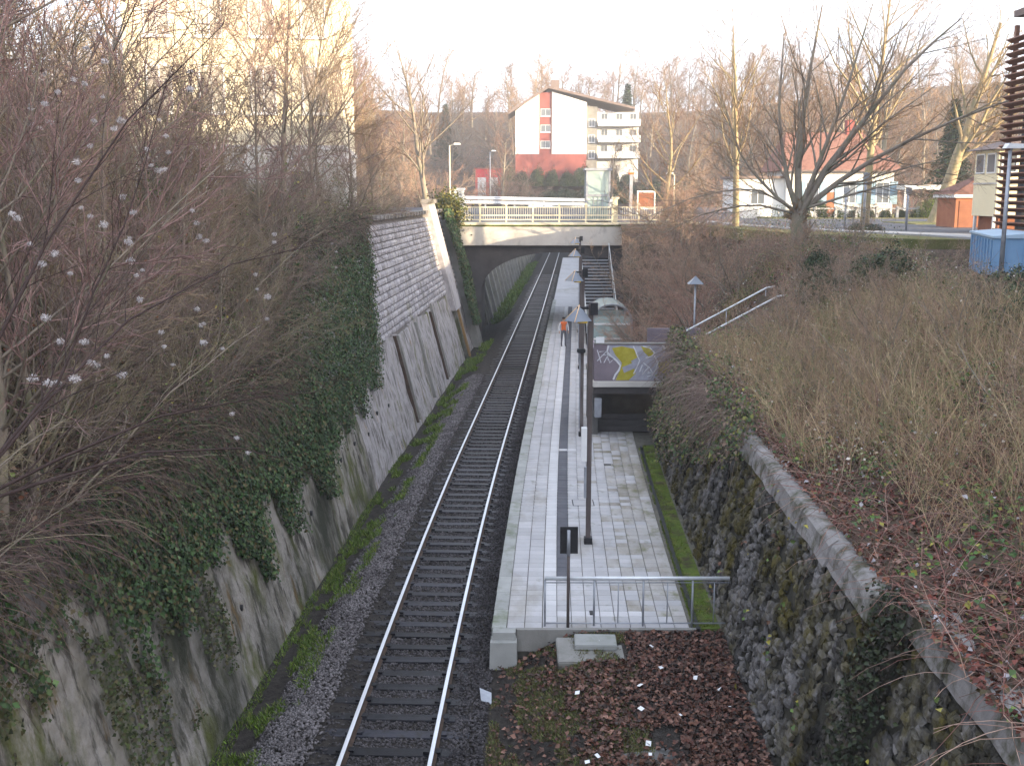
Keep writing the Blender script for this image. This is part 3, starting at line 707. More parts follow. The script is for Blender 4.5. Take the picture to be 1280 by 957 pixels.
lamp(3.67, 53.5, 'third platform lamp, pyramid lantern just below the bridge beam', 4.6)
lamp(3.67, 68.0, 'farthest platform lamp, its lantern in front of the bridge beam', 0)
box('number_plate', -.20, -.062, -.10, .02, 2.15, 3.0, 'white_paint', l1); box('small_box', -.12, -.062, -.09, .03, 1.2, 2.0, 'galv_dull', l1)
# end railing
rl = empty('platform_railing', W(2.62, 20.72, PZ)); tag(rl, 'galvanised railing across the near end of the platform', 'railing'); Lr = 3.75
tube('top_rail', [(0, 0, 1.02), (Lr, 0, 1.02)], .04, 'galv', rl, 10)
tube('second_rail', [(0, 0, .93), (Lr, 0, .93)], .012, 'galv_dull', rl, 6); tube('bottom_rail', [(0, 0, .06), (Lr, 0, .06)], .016, 'galv_dull', rl, 6)
for x in (.0, 1.0, 2.0, 3.0): tube('post', [(x+.01, 0, -.05), (x+.01, 0, .985)], .022, 'galv_dull', rl)
for x in (.5, 1.5, 2.5, 3.45): tube('bar', [(x, 0, .06), (x, 0, .93)], .012, 'galv_dull', rl, 6)
# stopping board on its post
sp = empty('stop_board', W(3.1, 20.66, PZ)); tag(sp, 'small black square board on a thin post at the platform railing', 'sign')
tube('post', [(0, 0, -.05), (0, 0, 1.52)], .032, 'pole_brown', sp); tube('post_top', [(0, 0, 1.52), (0, 0, 2.05)], .036, 'galv_dull', sp)
box('board', -.17, .19, .04, .06, 1.55, 2.11, 'black_metal', sp)
# small drain block in the paving
box('drain_cover', *[v for v in (W(3.62, 21.35, 0)[0]-pl.x-.05, W(3.62, 21.35, 0)[0]-pl.x+.05, 21.3-pl.y, 21.5-pl.y, PZ-.02, PZ+.02)], 'black_metal', plat)
# manhole in the ground in front of the platform
mh = empty('manhole', W(3.62, 19.75, .43), .0); tag(mh, 'square concrete shaft with a pale loose lid in front of the platform', 'manhole')
box('shaft_rim', -.75, .55, -.62, .55, -.5, .06, 'concrete', mh, .02); o = box('lid', -.4, .42, -.1, .46, .062, .17, 'kerb', mh, .015); o.rotation_euler = (0, 0, -.03)
cp = box('concrete_slab', -.5, .4, -.45, .4, -.2, .03, 'concrete_dark', None, .03); cp.location = W(4.4, 15.6, .395); cp.rotation_euler = (.02, .02, .3); tag(cp, 'cracked concrete slab lying among the red leaves below the wall', 'slab')
pm = poly('bent_metal_sheet', [(-.15, -.3, .12), (.13, -.34, .02), (.12, .25, .1), (-.2, .3, .22), (-.15, -.3, .10), (.13, -.34, .0), (.12, .25, .08), (-.2, .3, .2)], [(0, 1, 2, 3), (7, 6, 5, 4), (0, 4, 5, 1), (1, 5, 6, 2), (2, 6, 7, 3), (3, 7, 4, 0)], 'galv_dull', None)
pm.scale = (.7, .6, .7); pm.location = W(1.55, 18.9, -.16); tag(pm, 'bent shiny metal sheet lying beside the rail', 'metal sheet')
for i in range(16):
    a, b_ = random.uniform(3.2, 5.9), random.uniform(14.5, 20.0)
    o = poly('paper_scrap', [(-.04, -.05, 0), (.05, -.04, .015), (.04, .05, .03), (-.05, .04, .01), (-.04, -.05, -.004), (.05, -.04, .011), (.04, .05, .026), (-.05, .04, .006)], [(0, 1, 2, 3), (7, 6, 5, 4), (0, 4, 5, 1), (1, 5, 6, 2), (2, 6, 7, 3), (3, 7, 4, 0)], 'white_paint', None)
    o.location = W(a, b_, float(z_bed(a, b_))+.09); o.rotation_euler = (random.gauss(0, .3), random.gauss(0, .3), random.random()*6); o.scale = (random.uniform(.5, 1.1),)*3
    tag(o, 'white paper scrap among the red leaves before the platform', 'litter', 'paper scraps among the leaves')

# ---------------------------------------------------------------- stair landing with graffiti parapet
LX0, LX1, LY = 2.95, 6.55, 38.0
ld = empty('stair_landing', (LX0, LY, 0)); tag(ld, 'concrete stair landing with graffiti parapet above a dark recess', 'landing'); W3 = LX1-LX0
box('parapet', 0, W3, 0, .18, 2.62, 3.95, 'purple_wall', ld, .01)
box('parapet_cap', -.03, W3, -.03, .21, 3.952, 4.0, 'concrete', ld, .008)
box('slab_edge', -.05, W3, -.16, .3, 2.42, 2.618, 'concrete_light', ld, .015); o = box('slab', 0, W3, .31, 4.2, 2.40, 2.60, 'concrete', ld)
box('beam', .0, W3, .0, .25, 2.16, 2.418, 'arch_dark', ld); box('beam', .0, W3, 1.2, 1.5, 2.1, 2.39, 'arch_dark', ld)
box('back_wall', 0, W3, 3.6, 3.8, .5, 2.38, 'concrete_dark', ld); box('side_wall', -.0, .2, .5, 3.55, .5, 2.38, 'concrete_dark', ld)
for k in range(3): box('board', .25, W3-.6, .9+.12*k, .95+.12*k, .56+.0*k, .78+.2*k, 'arch_dark', ld, .01)  # boards coloured dark to give the shade of the recess
box('cable_box', .03, .28, -.10, .12, 1.3, 2.0, 'galv_dull', ld, .02)
box('parapet', 0, .18, .19, 3.6, 2.62, 3.75, 'purple_wall', ld); box('parapet', 2.4, W3+.9, 4.02, 4.2, 2.62, 4.02, 'purple_wall', ld)
box('small_sign', .05, .35, -.02, -.001, 3.98, 4.22, 'white_paint', ld)
def gz(p): return ((p[0]-190)/510*W3*.98, (540-p[1])/200*1.33+2.62)
def flat(name, pts, m, y): 
    q = [gz(p) for p in pts]; from mathutils.geometry import tessellate_polygon
    t = tessellate_polygon([[Vector((a, b_, 0)) for a, b_ in q]]); o = poly(name, [(a, y, b_) for a, b_ in q], [tuple(reversed(x)) for x in t], m, ld); return o
flat('graffiti_patch', [(265, 345), (640, 345), (600, 400), (615, 470), (560, 535), (300, 535), (330, 470), (310, 430), (270, 400)], 'graffiti_grey', -.004)
for pts in ([(280, 360), (330, 350), (400, 365), (415, 410), (380, 430), (395, 460), (405, 500), (370, 535), (302, 535), (325, 480), (333, 440), (300, 400)],
            [(520, 440), (560, 430), (595, 432), (602, 470), (560, 500), (530, 490)], [(430, 350), (475, 352), (500, 395), (470, 405), (445, 380)], [(625, 350), (660, 350), (640, 395), (605, 420), (600, 395)]):
    flat('graffiti_patch', pts, 'graffiti_yellow', -.008)
flat('graffiti_patch', [(335, 465), (395, 438), (400, 470), (345, 495)], 'graffiti_grey', -.011)
def ribbon(pts, w, y=-.013, m='graffiti_white'):
    q = [Vector((*gz(p), 0)) for p in pts]; Vv, F = [], []
    for i, p in enumerate(q):
        t = (q[min(i+1, len(q)-1)]-q[max(i-1, 0)]).normalized(); n_ = Vector((-t.y, t.x, 0))*w
        Vv += [(p.x+n_.x, y, p.y+n_.y), (p.x-n_.x, y, p.y-n_.y)]
        if i: F.append((2*i-2, 2*i-1, 2*i+1, 2*i))
    poly('graffiti_line', Vv, F, m, ld)
ribbon([(262, 345), (256, 380), (275, 405), (305, 428), (326, 455), (318, 480), (300, 505), (290, 532)], .032)
ribbon([(390, 348), (402, 372), (412, 400), (425, 428), (415, 455), (395, 500)], .02); ribbon([(440, 350), (478, 360), (502, 385), (488, 405), (455, 412)], .02)
ribbon([(500, 400), (520, 440), (508, 480), (490, 508), (465, 515)], .02); ribbon([(540, 345), (565, 370), (592, 388), (632, 348)], .02); ribbon([(440, 450), (425, 490), (445, 470), (440, 505), (470, 465), (470, 500)], .022)
ribbon([(445, 440), (480, 470), (495, 500), (470, 490)], .02); ribbon([(590, 400), (610, 430), (600, 470)], .016)
for pts in ([(205, 370), (225, 440)], [(215, 380), (255, 375), (205, 430)], [(228, 400), (262, 395), (240, 440)], [(255, 380), (262, 425)], [(262, 400), (290, 420), (270, 440), (262, 415)]): ribbon(pts, .016)
# stairs up the slope to the street, with two handrails
st = empty('slope_stairs', (LX1, 38.4, 2.6)); tag(st, 'concrete stairs with twin steel handrails climbing the brush slope', 'stairs')
for k in range(16): box('step', k*.30-.0, k*.30+.34, 1.3, 3.4, k*.165-.25+.0, k*.165+.17, 'concrete', st)
def rail(y, dz, nm='handrail'):
    tube(nm, [(-.45, y, 1.18+dz), (.05, y, 1.22+dz), (3.35, y, 3.02+dz), (4.1, y, 3.1+dz)], .035, 'galv', st, 8)
    for x in (.2, 1.8, 3.3): tube('rail_post', [(x, y, .3+x*.545-.3), (x, y, 1.14+x*.545+dz)], .02, 'galv_dull', st, 6)
rail(3.2, .05); rail(1.45, -.12)
# lantern in the brush beside the stairs
gl = empty('garden_lantern', (7.35, 43, 3.6)); tag(gl, 'small pyramid lantern on a thin pole in the brush above the stairs', 'lamp')
tube('pole', [(0, 0, -1), (0, 0, 2.1)], .04, 'galv_dull', gl)
poly('lantern', [(-.3, -.25, 2.1), (.3, -.25, 2.1), (.3, .25, 2.1), (-.3, .25, 2.1), (0, 0, 2.42)], [(0, 1, 4), (1, 2, 4), (2, 3, 4), (3, 0, 4), (3, 2, 1, 0)], 'lamp_grey', gl)
# ---------------------------------------------------------------- glass shelter
sh = empty('glass_shelter', (5.4, 57.5, PZ)); tag(sh, 'glass waiting shelter with rounded roof on the platform', 'shelter'); hw, dp = 1.05, 3.4
for y in (0, dp):
    pts = [(-hw, y, 0), (-hw, y, 2.0)]+[(hw*math.cos(math.pi*(1-i/10)), y, 2.0+.85*math.sin(math.pi*i/10)) for i in range(1, 10)]+[(hw, y, 2.0), (hw, y, 0)]
    tube('frame_hoop', pts, .06, 'galv_dull', sh, 6)
for i in range(10):
    a0, a1 = math.pi*(1-i/10), math.pi*(1-(i+1)/10); r_ = 1.08
    q = [(r_*hw*math.cos(a), y, 2.0+.9*math.sin(a)) for a in (a0, a1) for y in (-.1, dp+.1)]
    poly('roof_pane', [q[0], q[2], q[3], q[1]], [(0, 1, 2, 3)], 'roof_glass', sh)
for y in (.02, dp-.02): box('end_pane', -hw+.06, hw-.06, y-.008, y+.008, .15, 2.2, 'shelter_glass', sh)
box('side_pane', hw-.02, hw, .06, dp-.06, .15, 2.0, 'shelter_glass', sh)
for z in (.95, 1.75): box('glazing_bar', -hw+.07, hw-.07, -.04, .04, z, z+.09, 'white_paint', sh)
box('bench', -.2, hw-.1, .6, dp-.5, .4, .48, 'timber', sh, .01)
# open stairs up to the bridge behind the shelter
bs_ = empty('iron_stairs', (5.35, 62.2, PZ)); tag(bs_, 'dark open iron stairs with pale treads rising behind the shelter', 'stairs')
for k in range(26):
    box('tread', -.9, .9, k*.30, k*.30+.30, k*.178, k*.178+.05, 'galv_dull', bs_); box('riser', -.88, .88, k*.30+.27, k*.30+.295, k*.178+.051, k*.178+.177, 'black_metal', bs_)
for s in (-.93, .93):
    tube('stringer', [(s, 0, -.1), (s, 7.9, 4.6)], .07, 'black_metal', bs_, 6)
    tube('handrail', [(s, 0, .95), (s, 7.8, 5.55)], .03, 'galv', bs_, 6)
    for k in range(9): tube('baluster', [(s, k*.95+.05, k*.95*.593), (s, k*.95+.05, k*.95*.593+.93)], .02, 'galv', bs_, 6)
# ---------------------------------------------------------------- people
def person(loc, rz, label, top, legs, vest=None, hgt=1.72):
    e = empty('person', loc, rz); tag(e, label, 'person')
    J = {'pel': (0, 0, .93), 'wst': (0, 0, 1.08), 'chs': (0, .01, 1.32), 'nk': (0, 0, 1.47), 'hd': (0, -.015, 1.58), 'cr': (0, -.01, 1.68)}
    Rr = {'pel': (.155, .11), 'wst': (.14, .10), 'chs': (.17, .115), 'nk': (.06, .06), 'hd': (.078, .092), 'cr': (.062, .07)}
    E_ = [('pel', 'wst'), ('wst', 'chs'), ('chs', 'nk'), ('nk', 'hd'), ('hd', 'cr')]
    for s, n_ in ((-1, 'l'), (1, 'r')):
        for k, p, r_ in (('hip', (s*.09, 0, .86), .085), ('kn', (s*.105, -.02 if s > 0 else .02, .49), .06), ('an', (s*.11, .03, .09), .042), ('toe', (s*.125, -.13, .035), .036)):
            J[k+n_] = p; Rr[k+n_] = (r_, r_)
        E_ += [('pel', 'hip'+n_), ('hip'+n_, 'kn'+n_), ('kn'+n_, 'an'+n_), ('an'+n_, 'toe'+n_)]
        for k, p, r_ in (('sh', (s*.19, 0, 1.40), .062), ('el', (s*.27, .03, 1.13), .045), ('wr', (s*.27, -.07, .90), .032), ('pm', (s*.27, -.09, .83), .036)):
            J[k+n_] = p; Rr[k+n_] = (r_, r_*.9)
        E_ += [('chs', 'sh'+n_), ('sh'+n_, 'el'+n_), ('el'+n_, 'wr'+n_), ('wr'+n_, 'pm'+n_)]
        for f in range(4):
            J['f%d' % f+n_] = (s*.27+(f-1.5)*.004*s, -.12+f*.021, .76-.008*(1.5-abs(f-1.5))); Rr['f%d' % f+n_] = (.009, .009); E_.append(('pm'+n_, 'f%d' % f+n_))
        J['th'+n_] = (s*.255, -.145, .81); Rr['th'+n_] = (.01, .01); E_.append(('pm'+n_, 'th'+n_))
    ks = list(J); me = bpy.data.meshes.new('body'); me.from_pydata([J[k] for k in ks], [(ks.index(a), ks.index(b_)) for a, b_ in E_], [])
    o = link('body', me, e); sm = o.modifiers.new('skin', 'SKIN'); sm.use_smooth_shade = True
    for k, sv in zip(ks, me.skin_vertices[0].data): sv.radius = Rr[k]; sv.use_root = (k == 'pel')
    o.modifiers.new('sub', 'SUBSURF').levels = 1; o.modifiers['sub'].render_levels = 1
    dg = bpy.context.evaluated_depsgraph_get(); m2 = bpy.data.meshes.new_from_object(o.evaluated_get(dg)); o.modifiers.clear(); o.data = m2; m2.materials.clear()
    for q in ('skin', top, legs, 'black_metal', vest or top): m2.materials.append(MATS[q])
    for p in m2.polygons:
        c = p.center; z = c.z; arm = abs(c.x) > .2
        p.material_index = 0 if z > 1.46 or (arm and z < .93) else (3 if z < .1 else (2 if z < .97 and not arm else (4 if not arm else 1)))
        p.use_smooth = True
    b = bmesh.new(); bmesh.ops.create_uvsphere(b, u_segments=10, v_segments=6, radius=.1)
    bmesh.ops.delete(b, geom=[v for v in b.verts if v.co.z < -.02 and v.co.y < .03], context='VERTS')
    for v in b.verts: v.co = Vector((v.co.x*.95, v.co.y*1.08+.0, v.co.z*1.02+1.62))
    me = bpy.data.meshes.new('hair'); b.to_mesh(me); b.free(); link('hair', me, e, 'hair')
    b = bmesh.new(); bmesh.ops.create_cone(b, segments=6, radius1=.016, radius2=.004, depth=.05)
    for v in b.verts: v.co = Vector((v.co.x, -.105-v.co.z*.3, 1.585+v.co.z))
    me = bpy.data.meshes.new('nose'); b.to_mesh(me); b.free(); link('nose', me, e, 'skin')
    for s in (-1, 1): box('eye', s*.03-.012, s*.03+.012, -.112, -.098, 1.605, 1.617, 'black_metal', e)
    e.scale = (hgt/1.72,)*3
    return e
person(W(2.75, 61.5, PZ+.01), .15, 'person in orange vest and white sleeves standing on the platform', 'cloth_white', 'cloth_grey', 'hi_vis')
person((6.3, 72.95, 7.36), 2.2, 'person in a blue jacket on the bridge beside the glass lift', 'cloth_blue', 'cloth_grey', None, 1.66)

# ---------------------------------------------------------------- buildings
def window(parent, x0, x1, z0, z1, y, face=-1, frame='white_paint', pane='window_dark', bars=1, sill=True):
    """window in a wall facing local -y (face=-1)"""
    f = boxes('window', [(x0, x1, y-.05, y+.02, z1-.07, z1), (x0, x1, y-.05, y+.02, z0, z0+.07), (x0, x0+.07, y-.05, y+.02, z0+.071, z1-.071), (x1-.07, x1, y-.05, y+.02, z0+.071, z1-.071)]
              + [((x0+x1)/2-.025, (x0+x1)/2+.025, y-.045, y+.02, z0+.071, z1-.071)]*bars, frame, parent)
    box('pane', x0+.072, x1-.072, y-.02, y+.015, z0+.072, z1-.072, pane, f)
    if sill: box('sill', x0-.06, x1+.06, y-.14, y+.0, z0-.08, z0-.004, frame, f)
    return f
# apartment block on the hill
ap = empty('apartment_block', (.6, 190, 13.4)); tag(ap, 'white apartment block with a red window strip and gabled roof on the hill', 'building')
box('red_base', 0, 12.3, .05, 12, -2, 2.7, 'red_panel', ap)
prism('wall', [(0, 2.7), (4.1, 2.7), (4.1, 13.0), (0, 10.0)], 'y', 0, 12, 'white_render', ap)
prism('wall', [(6.3, 2.7), (12.3, 2.7), (12.3, 11.4), (6.3, 13.2)], 'y', 0, 12, 'white_render', ap)
prism('window_strip', [(4.11, 2.6), (6.29, 2.6), (6.29, 13.2), (4.11, 13.0)], 'y', .25, 11.8, 'red_panel', ap)
for z in (3.7, 6.4, 9.1): window(ap, 4.35, 6.05, z, z+1.25, .24)
prism('roof', [(-1.2, 9.4), (5.6, 13.7), (5.6, 14.1), (-1.3, 9.8)], 'y', -.8, 13, 'roof_dark', ap); prism('roof', [(5.65, 13.7), (20.5, 10.2), (20.5, 10.6), (5.65, 14.1)], 'y', -.8, 13, 'roof_dark', ap)
box('chimney', 6.2, 7.6, 3, 4.4, 13.2, 15.4, 'roof_dark', ap); box('stair_tower', 12.35, 14.2, .9, 11, -2, 10.8, 'concrete', ap)
for z in (2.0, 4.7, 7.4): window(ap, 12.7, 13.8, z, z+1.3, .89)
box('wing', 14.25, 21.5, 1.8, 11, -2, 9.9, 'white_render', ap)
for z in (2.2, 4.9, 7.6):
    f = box('balcony', 14.3, 21.6, -.2, 1.79, z-.2, z, 'concrete', ap); box('balcony_front', 14.3, 21.6, -.3, -.2, z-.2, z+.95, 'white_render', f); box('balcony_side', 21.52, 21.62, -.19, 1.78, z+.001, z+.95, 'white_render', f)
    for x in (15, 17.6, 20): window(ap, x-.1, x+1.1, z+.1, z+2.1, 1.79, sill=False)
# red building beside the street
rk = empty('red_building', (-5.9, 176, 8.2)); tag(rk, 'small red building with two white doors beyond the bridge', 'building')
box('wall', 0, 4.4, 0, 4, 0, 5.0, 'red_kiosk', rk); box('roof', -.2, 4.6, -.2, 4.2, 5.0, 5.2, 'red_panel', rk)
for x in (.35, 2.25): f = box('door', x, x+1.35, -.04, .0, .05, 3.7, 'white_paint', rk); box('handle', x+1.15, x+1.2, -.1, -.041, 1.6, 1.9, 'black_metal', f)
# white house with blue shutters
wh = empty('white_house', (22.2, 88, 7.2)); tag(wh, 'white house with blue shutters and red hipped tile roof behind the bare trees', 'building')
box('wall', 0, 8.6, 0, 7, 0, 4.0, 'white_render', wh)
poly('roof', [(-.6, -.6, 3.9), (9.2, -.6, 3.9), (9.2, 7.6, 3.9), (-.6, 7.6, 3.9), (.6, 3.5, 7.1), (7.0, 3.5, 7.1), ], [(0, 1, 5, 4), (1, 2, 5), (2, 3, 4, 5), (3, 0, 4), (3, 2, 1, 0)], 'roof_tile', wh)
box('gutter', -.65, 9.25, -.72, -.6, 3.82, 3.95, 'roof_dark', wh); box('chimney', 5.6, 6.3, 3.2, 3.9, 6.6, 8.1, 'red_panel', wh)
for x in (4.5, 1.5, 7.2):
    window(wh, x, x+1.1, 1.3, 3.0, 0)
    for q in (x-.62, x+1.14): box('shutter', q, q+.58, -.09, -.03, 1.25, 3.05, 'shutter_blue', wh)
box('door', 3.1, 3.9, -.04, 0, .1, 2.2, 'timber_door', wh); box('extension', -4.0, -.02, .6, 6, 0, 3.3, 'white_render', wh); box('extension_roof', -4.2, -.02, .3, 6.2, 3.3, 3.5, 'roof_dark', wh); window(wh, -2.8, -1.6, 1.2, 2.4, .6)
# front garden fence
ff = empty('garden_fence', (22, 84.5, 7.3)); tag(ff, 'low white post fence along the street before the white house', 'fence')
for k in range(7): box('post', k*1.6-.1, k*1.6+.1, -.1, .1, -.2, 1.0, 'pavement', ff, .01)
for k in range(6): box('rail', k*1.6+.11, k*1.6+1.49, -.04, .04, .78, .9, 'pavement', ff); 
# carport and garage, cream house
cpo = empty('carport', (31.0, 86, 7.3)); tag(cpo, 'white flat carport beam beside the white house', 'carport')
box('roof', 0, 4.4, 0, 4, 2.3, 2.65, 'white_paint', cpo)
for x in (.1, 4.2): 
    for y in (.2, 3.7): box('post', x, x+.14, y, y+.14, -.2, 2.3, 'white_paint', cpo)
gar = empty('garage', (24.5, 60, 7.3)); tag(gar, 'small brown garage with red tiled roof next to the cream house', 'garage')
box('wall', 0, 2.3, 0, 2.6, -.3, 1.75, 'timber_door', gar); box('eaves_board', -.2, 2.5, -.25, 2.8, 1.75, 1.92, 'white_paint', gar)
poly('roof', [(-.3, -.3, 1.93), (2.6, -.3, 1.93), (2.6, 2.9, 1.93), (-.3, 2.9, 1.93), (1.6, 1.0, 2.9), (1.6, 1.8, 2.9)], [(0, 1, 4), (1, 2, 5, 4), (2, 3, 5), (3, 0, 4, 5), (3, 2, 1, 0)], 'roof_tile', gar)
for k in range(4): box('door_panel', .2, 2.1, -.03, -.001, -.1+k*.42, .3+k*.42, 'wood_brown', gar)
ch = empty('cream_house', (22.7, 51, 7.0)); tag(ch, 'narrow cream house with overhanging upper storey behind the blue container', 'building')
box('upper_wall', 0, 5, 0, 2.6, 1.2, 4.3, 'cream_render', ch); box('lower_wall', .35, 5, .4, 2.6, -.5, 1.19, 'wood_brown', ch); box('band', -.04, 5.02, -.04, 2.62, 2.7, 2.78, 'concrete_light', ch)
for x in (.12, 1.15): window(ch, x, x+.75, 3.2, 4.15, 0, sill=False)
for y in (.25, 1.45): f = box('window', -.05, -.001, y, y+.9, 3.2, 4.15, 'white_paint', ch); box('pane', -.06, -.051, y+.07, y+.83, 3.27, 4.08, 'window_dark', f)
poly('roof', [(-.4, -.4, 4.3), (5.4, -.4, 4.3), (5.4, 3.0, 4.3), (-.4, 3.0, 4.3), (2.2, 1.3, 5.2)], [(0, 1, 4), (1, 2, 4), (2, 3, 4), (3, 0, 4), (3, 2, 1, 0)], 'roof_dark', ch)
for y in (.2, 2.3): box('prop', .02, .14, y, y+.12, -.5, 1.19, 'white_paint', ch)
# big building with timber louvres; it also keeps the cutting in shade
lb = empty('louvred_building', (19.55, 43.5, 6.8)); tag(lb, 'tall building clad in horizontal brown timber louvres at the right edge', 'building')
box('wall', .5, 8.5, -89, -.3, -.5, 9.4, 'concrete_dark', lb); prism('roof', [(-.02, 9.2), (8.8, 9.2), (8.8, 9.5), (4.5, 10.3), (-.02, 9.45)], 'y', -89.2, .05, 'roof_dark', lb)
z = .4; k = 0
while z < 8.3:
    o = box('louvre', -.25, .0, -22, .1, 0, .05, 'timber', lb); o.location = (0, 0, z); o.rotation_euler = (0, .5, 0); z += .27; k += 1
for y in (.02, -2.4, -4.8, -7.2, -9.6, -12): box('upright', .05, .2, y-.1, y+.05, -.4, 8.9, 'timber', lb)
for k in range(5):
    for z in (1.2, 4.4): f = box('window', .44, .499, -2.2-k*2.4, -.4-k*2.4, z, z+2.2, 'window_dark', lb)
box('plinth', .2, .45, -22, .0, -.6, .9, 'concrete', lb)
# yellow house on the left bank
yh = empty('yellow_house', (-16.6, 47.5, 8.6), .10); tag(yh, 'tall yellow house with lower storey coloured white for shade behind the thicket', 'building')
box('wall', 0, 9.2, 0, 12, 2.6, 11.6, 'yellow_render', yh); box('shade_white_storey', -.04, 9.24, -.04, 12, -1.5, 2.59, 'white_render', yh); box('cornice', -.12, 9.32, -.14, 12.1, 2.55, 2.75, 'white_render', yh)  # white of the lower storey stands for the shaded band of the front
for x in (.9, 3.1, 5.3, 7.5):
    window(yh, x, x+1.1, 4.1, 6.1, 0, pane='pane_reflection'); window(yh, x, x+1.1, 7.3, 9.1, 0, pane='pane_reflection')
for x in (1.2, 4.0, 6.8): window(yh, x, x+1.0, .4, 1.7, -.04)
prism('roof', [(-.7, 11.6), (9.9, 11.6), (4.6, 15.5)], 'y', -.7, 12.7, 'roof_tile', yh)
w2 = empty('white_outbuilding', (-27, 40, 8.4)); tag(w2, 'white house glimpsed through the thicket at the left edge', 'building')
box('wall', 0, 7, 0, 8, -1, 4.2, 'white_render', w2); prism('roof', [(-.5, 4.2), (7.5, 4.2), (3.5, 7)], 'y', -.5, 8.5, 'roof_tile', w2); window(w2, 1.5, 2.6, 1.4, 2.8, 0); window(w2, 4.3, 5.4, 1.4, 2.8, 0)
# street level on the right
def slab(name, pts, z, m):
    return structure(prism(name, pts, 'z', z-.6, z, m))
def zlift(pts, h): return [(x, y, h) for x, y in pts]
slab('street', [(13.5, 82), (14.2, 64), (16.5, 57), (20, 50), (26, 42.5), (70, 42.5), (70, 82)], 7.42, 'asphalt')
slab('pavement', [(12.5, 82), (13.2, 64), (15.2, 55.5), (18.5, 48.5), (19.2, 44), (26, 42.4), (20, 50.0), (16.5, 57), (14.2, 64), (13.5, 82)], 7.46, 'pavement')
slab('lawn', [(11, 66), (12.5, 57), (14, 49), (17, 44.5), (18.9, 44.5), (18.3, 48.3), (15, 55.3), (13, 64)], 7.40, 'lawn')
slab('garden_lawn', [(20, 83.2), (60, 83.2), (60, 100), (20, 100)], 7.44, 'lawn'); slab('verge', [(24.6, 66), (30, 66), (30, 72), (24.6, 72)], 7.46, 'lawn')
# blue container
bc = empty('blue_container', (15.0, 33.6, 6.9), -.27); tag(bc, 'long blue steel container behind the brush, beside the louvred building', 'container')
box('body', 0, 1.75, 0, 5.2, -.3, .98, 'blue_paint', bc, .02); prism('lid', [(-.05, .985), (1.8, .985), (1.8, 1.05), (.87, 1.13), (-.05, 1.05)], 'y', -.05, 5.25, 'blue_lid', bc)
for y in np.arange(.3, 5.2, .62): box('rib', -.05, -.001, y, y+.12, -.25, .92, 'blue_paint', bc)
for x in (.25, .85, 1.4): box('rib', x, x+.1, -.05, -.001, -.25, .92, 'blue_paint', bc)
for (x, y, h, lab) in ((17.6, 57.3, 2.3, 'thin grey sign pole on the street verge near the white house'), (15.9, 49.0, 2.9, 'grey pole in front of the sunlit tree trunk'), (20.2, 55.5, 2.3, 'pale pole at the street corner near the garage')):
    e = empty('sign_pole', (x, y, 7.3)); tag(e, lab, 'pole'); tube('shaft', [(0, 0, -.2), (0, 0, h)], .06, 'galv_dull', e, 8); box('plate', -.16, .16, -.08, -.061, h-.35, h-.02, 'galv_dull', e)
sg = empty('warning_sign', (14.2, 54, 7.3)); tag(sg, 'small yellow traffic sign at the foot of the big bare tree', 'sign'); tube('post', [(0, 0, -.2), (0, 0, 1.0)], .04, 'galv_dull', sg); box('plate', -.25, .25, -.05, -.041, .5, 1.0, 'yellow_paint', sg); box('stripe', -.2, .0, -.056, -.051, .55, .9, 'black_metal', sg)

# ---------------------------------------------------------------- trees
def grow(P, Rr, n, ratio, ang, t0, K, bend, noise, rmul=.6, rmin=.002, taper=.25):
    S, Kp, _ = P.shape; par = np.repeat(np.arange(S), n); m = len(par)
    t = t0+(1-t0)*((np.tile(np.arange(n), S)+rng.random(m))/n)
    f = np.clip(t*(Kp-1), 0, Kp-1.001); i = f.astype(int); w = (f-i)[:, None]
    pos = P[par, i]*(1-w)+P[par, i+1]*w; T = norm(P[par, i+1]-P[par, i]); r0 = (Rr[par, i]*(1-w[:, 0])+Rr[par, i+1]*w[:, 0])
    L = np.linalg.norm(np.diff(P, axis=1), axis=2).sum(1)[par]
    q = rng.normal(size=(m, 3)); q = norm(q-(q*T).sum(1, keepdims=True)*T); a = ang*rng.uniform(.6, 1.35, (m, 1))
    D = T*np.cos(a)+q*np.sin(a)
    Ln = L*ratio*(1.2-.6*t)*rng.uniform(.6, 1.2, m)
    C = arch(pos, D, Ln, K, bend, noise); r = np.maximum(r0*rmul, rmin)[:, None]*np.linspace(1, taper, K)[None]
    return C, np.maximum(r, rmin*.6)
def colr(nv, col, j=.12): return np.clip(np.array(col)[None]*(1+rng.normal(size=(nv, 1))*j), .003, 1)
def tree_meshes(stems, radii, levels, col_tw, split=1, sides0=6, tw_sides=3):
    """returns (trunk parts, twig parts) as joined arrays"""
    P, Rr = stems, radii; Tk, Cr = [], []
    v, f = strands(P, Rr, sides0); Tk.append((v, f))
    for li, lv in enumerate(levels):
        P, Rr = grow(P, Rr, **lv)
        s = 4 if li < split else tw_sides
        v, f = strands(P, Rr, s)
        if li < split: Tk.append((v, f))
        else:
            cc = np.array(col_tw)*rng.uniform(.7, 1.3, (len(P), 1)); Cr.append((v, f, np.repeat(cc, P.shape[1]*s, 0)))
    return join(Tk), join(Cr)
def tree_obj(name, tk, cr, bark, loc, label, cat='tree', group=None, rz=0., sc=1.):
    e = empty(name, loc, rz); e.scale = (sc,)*3; tag(e, label, cat, group)
    link('trunk', tk, e); link('crown', cr, e); return e
def tm(name, T, C, bark):
    a = nmesh('trunk', T[0], T[1], smooth=True); a.materials.append(MATS[bark]); b = nmesh('crown', C[0], C[1], C[2]); b.materials.append(MATS['twig']); return a, b
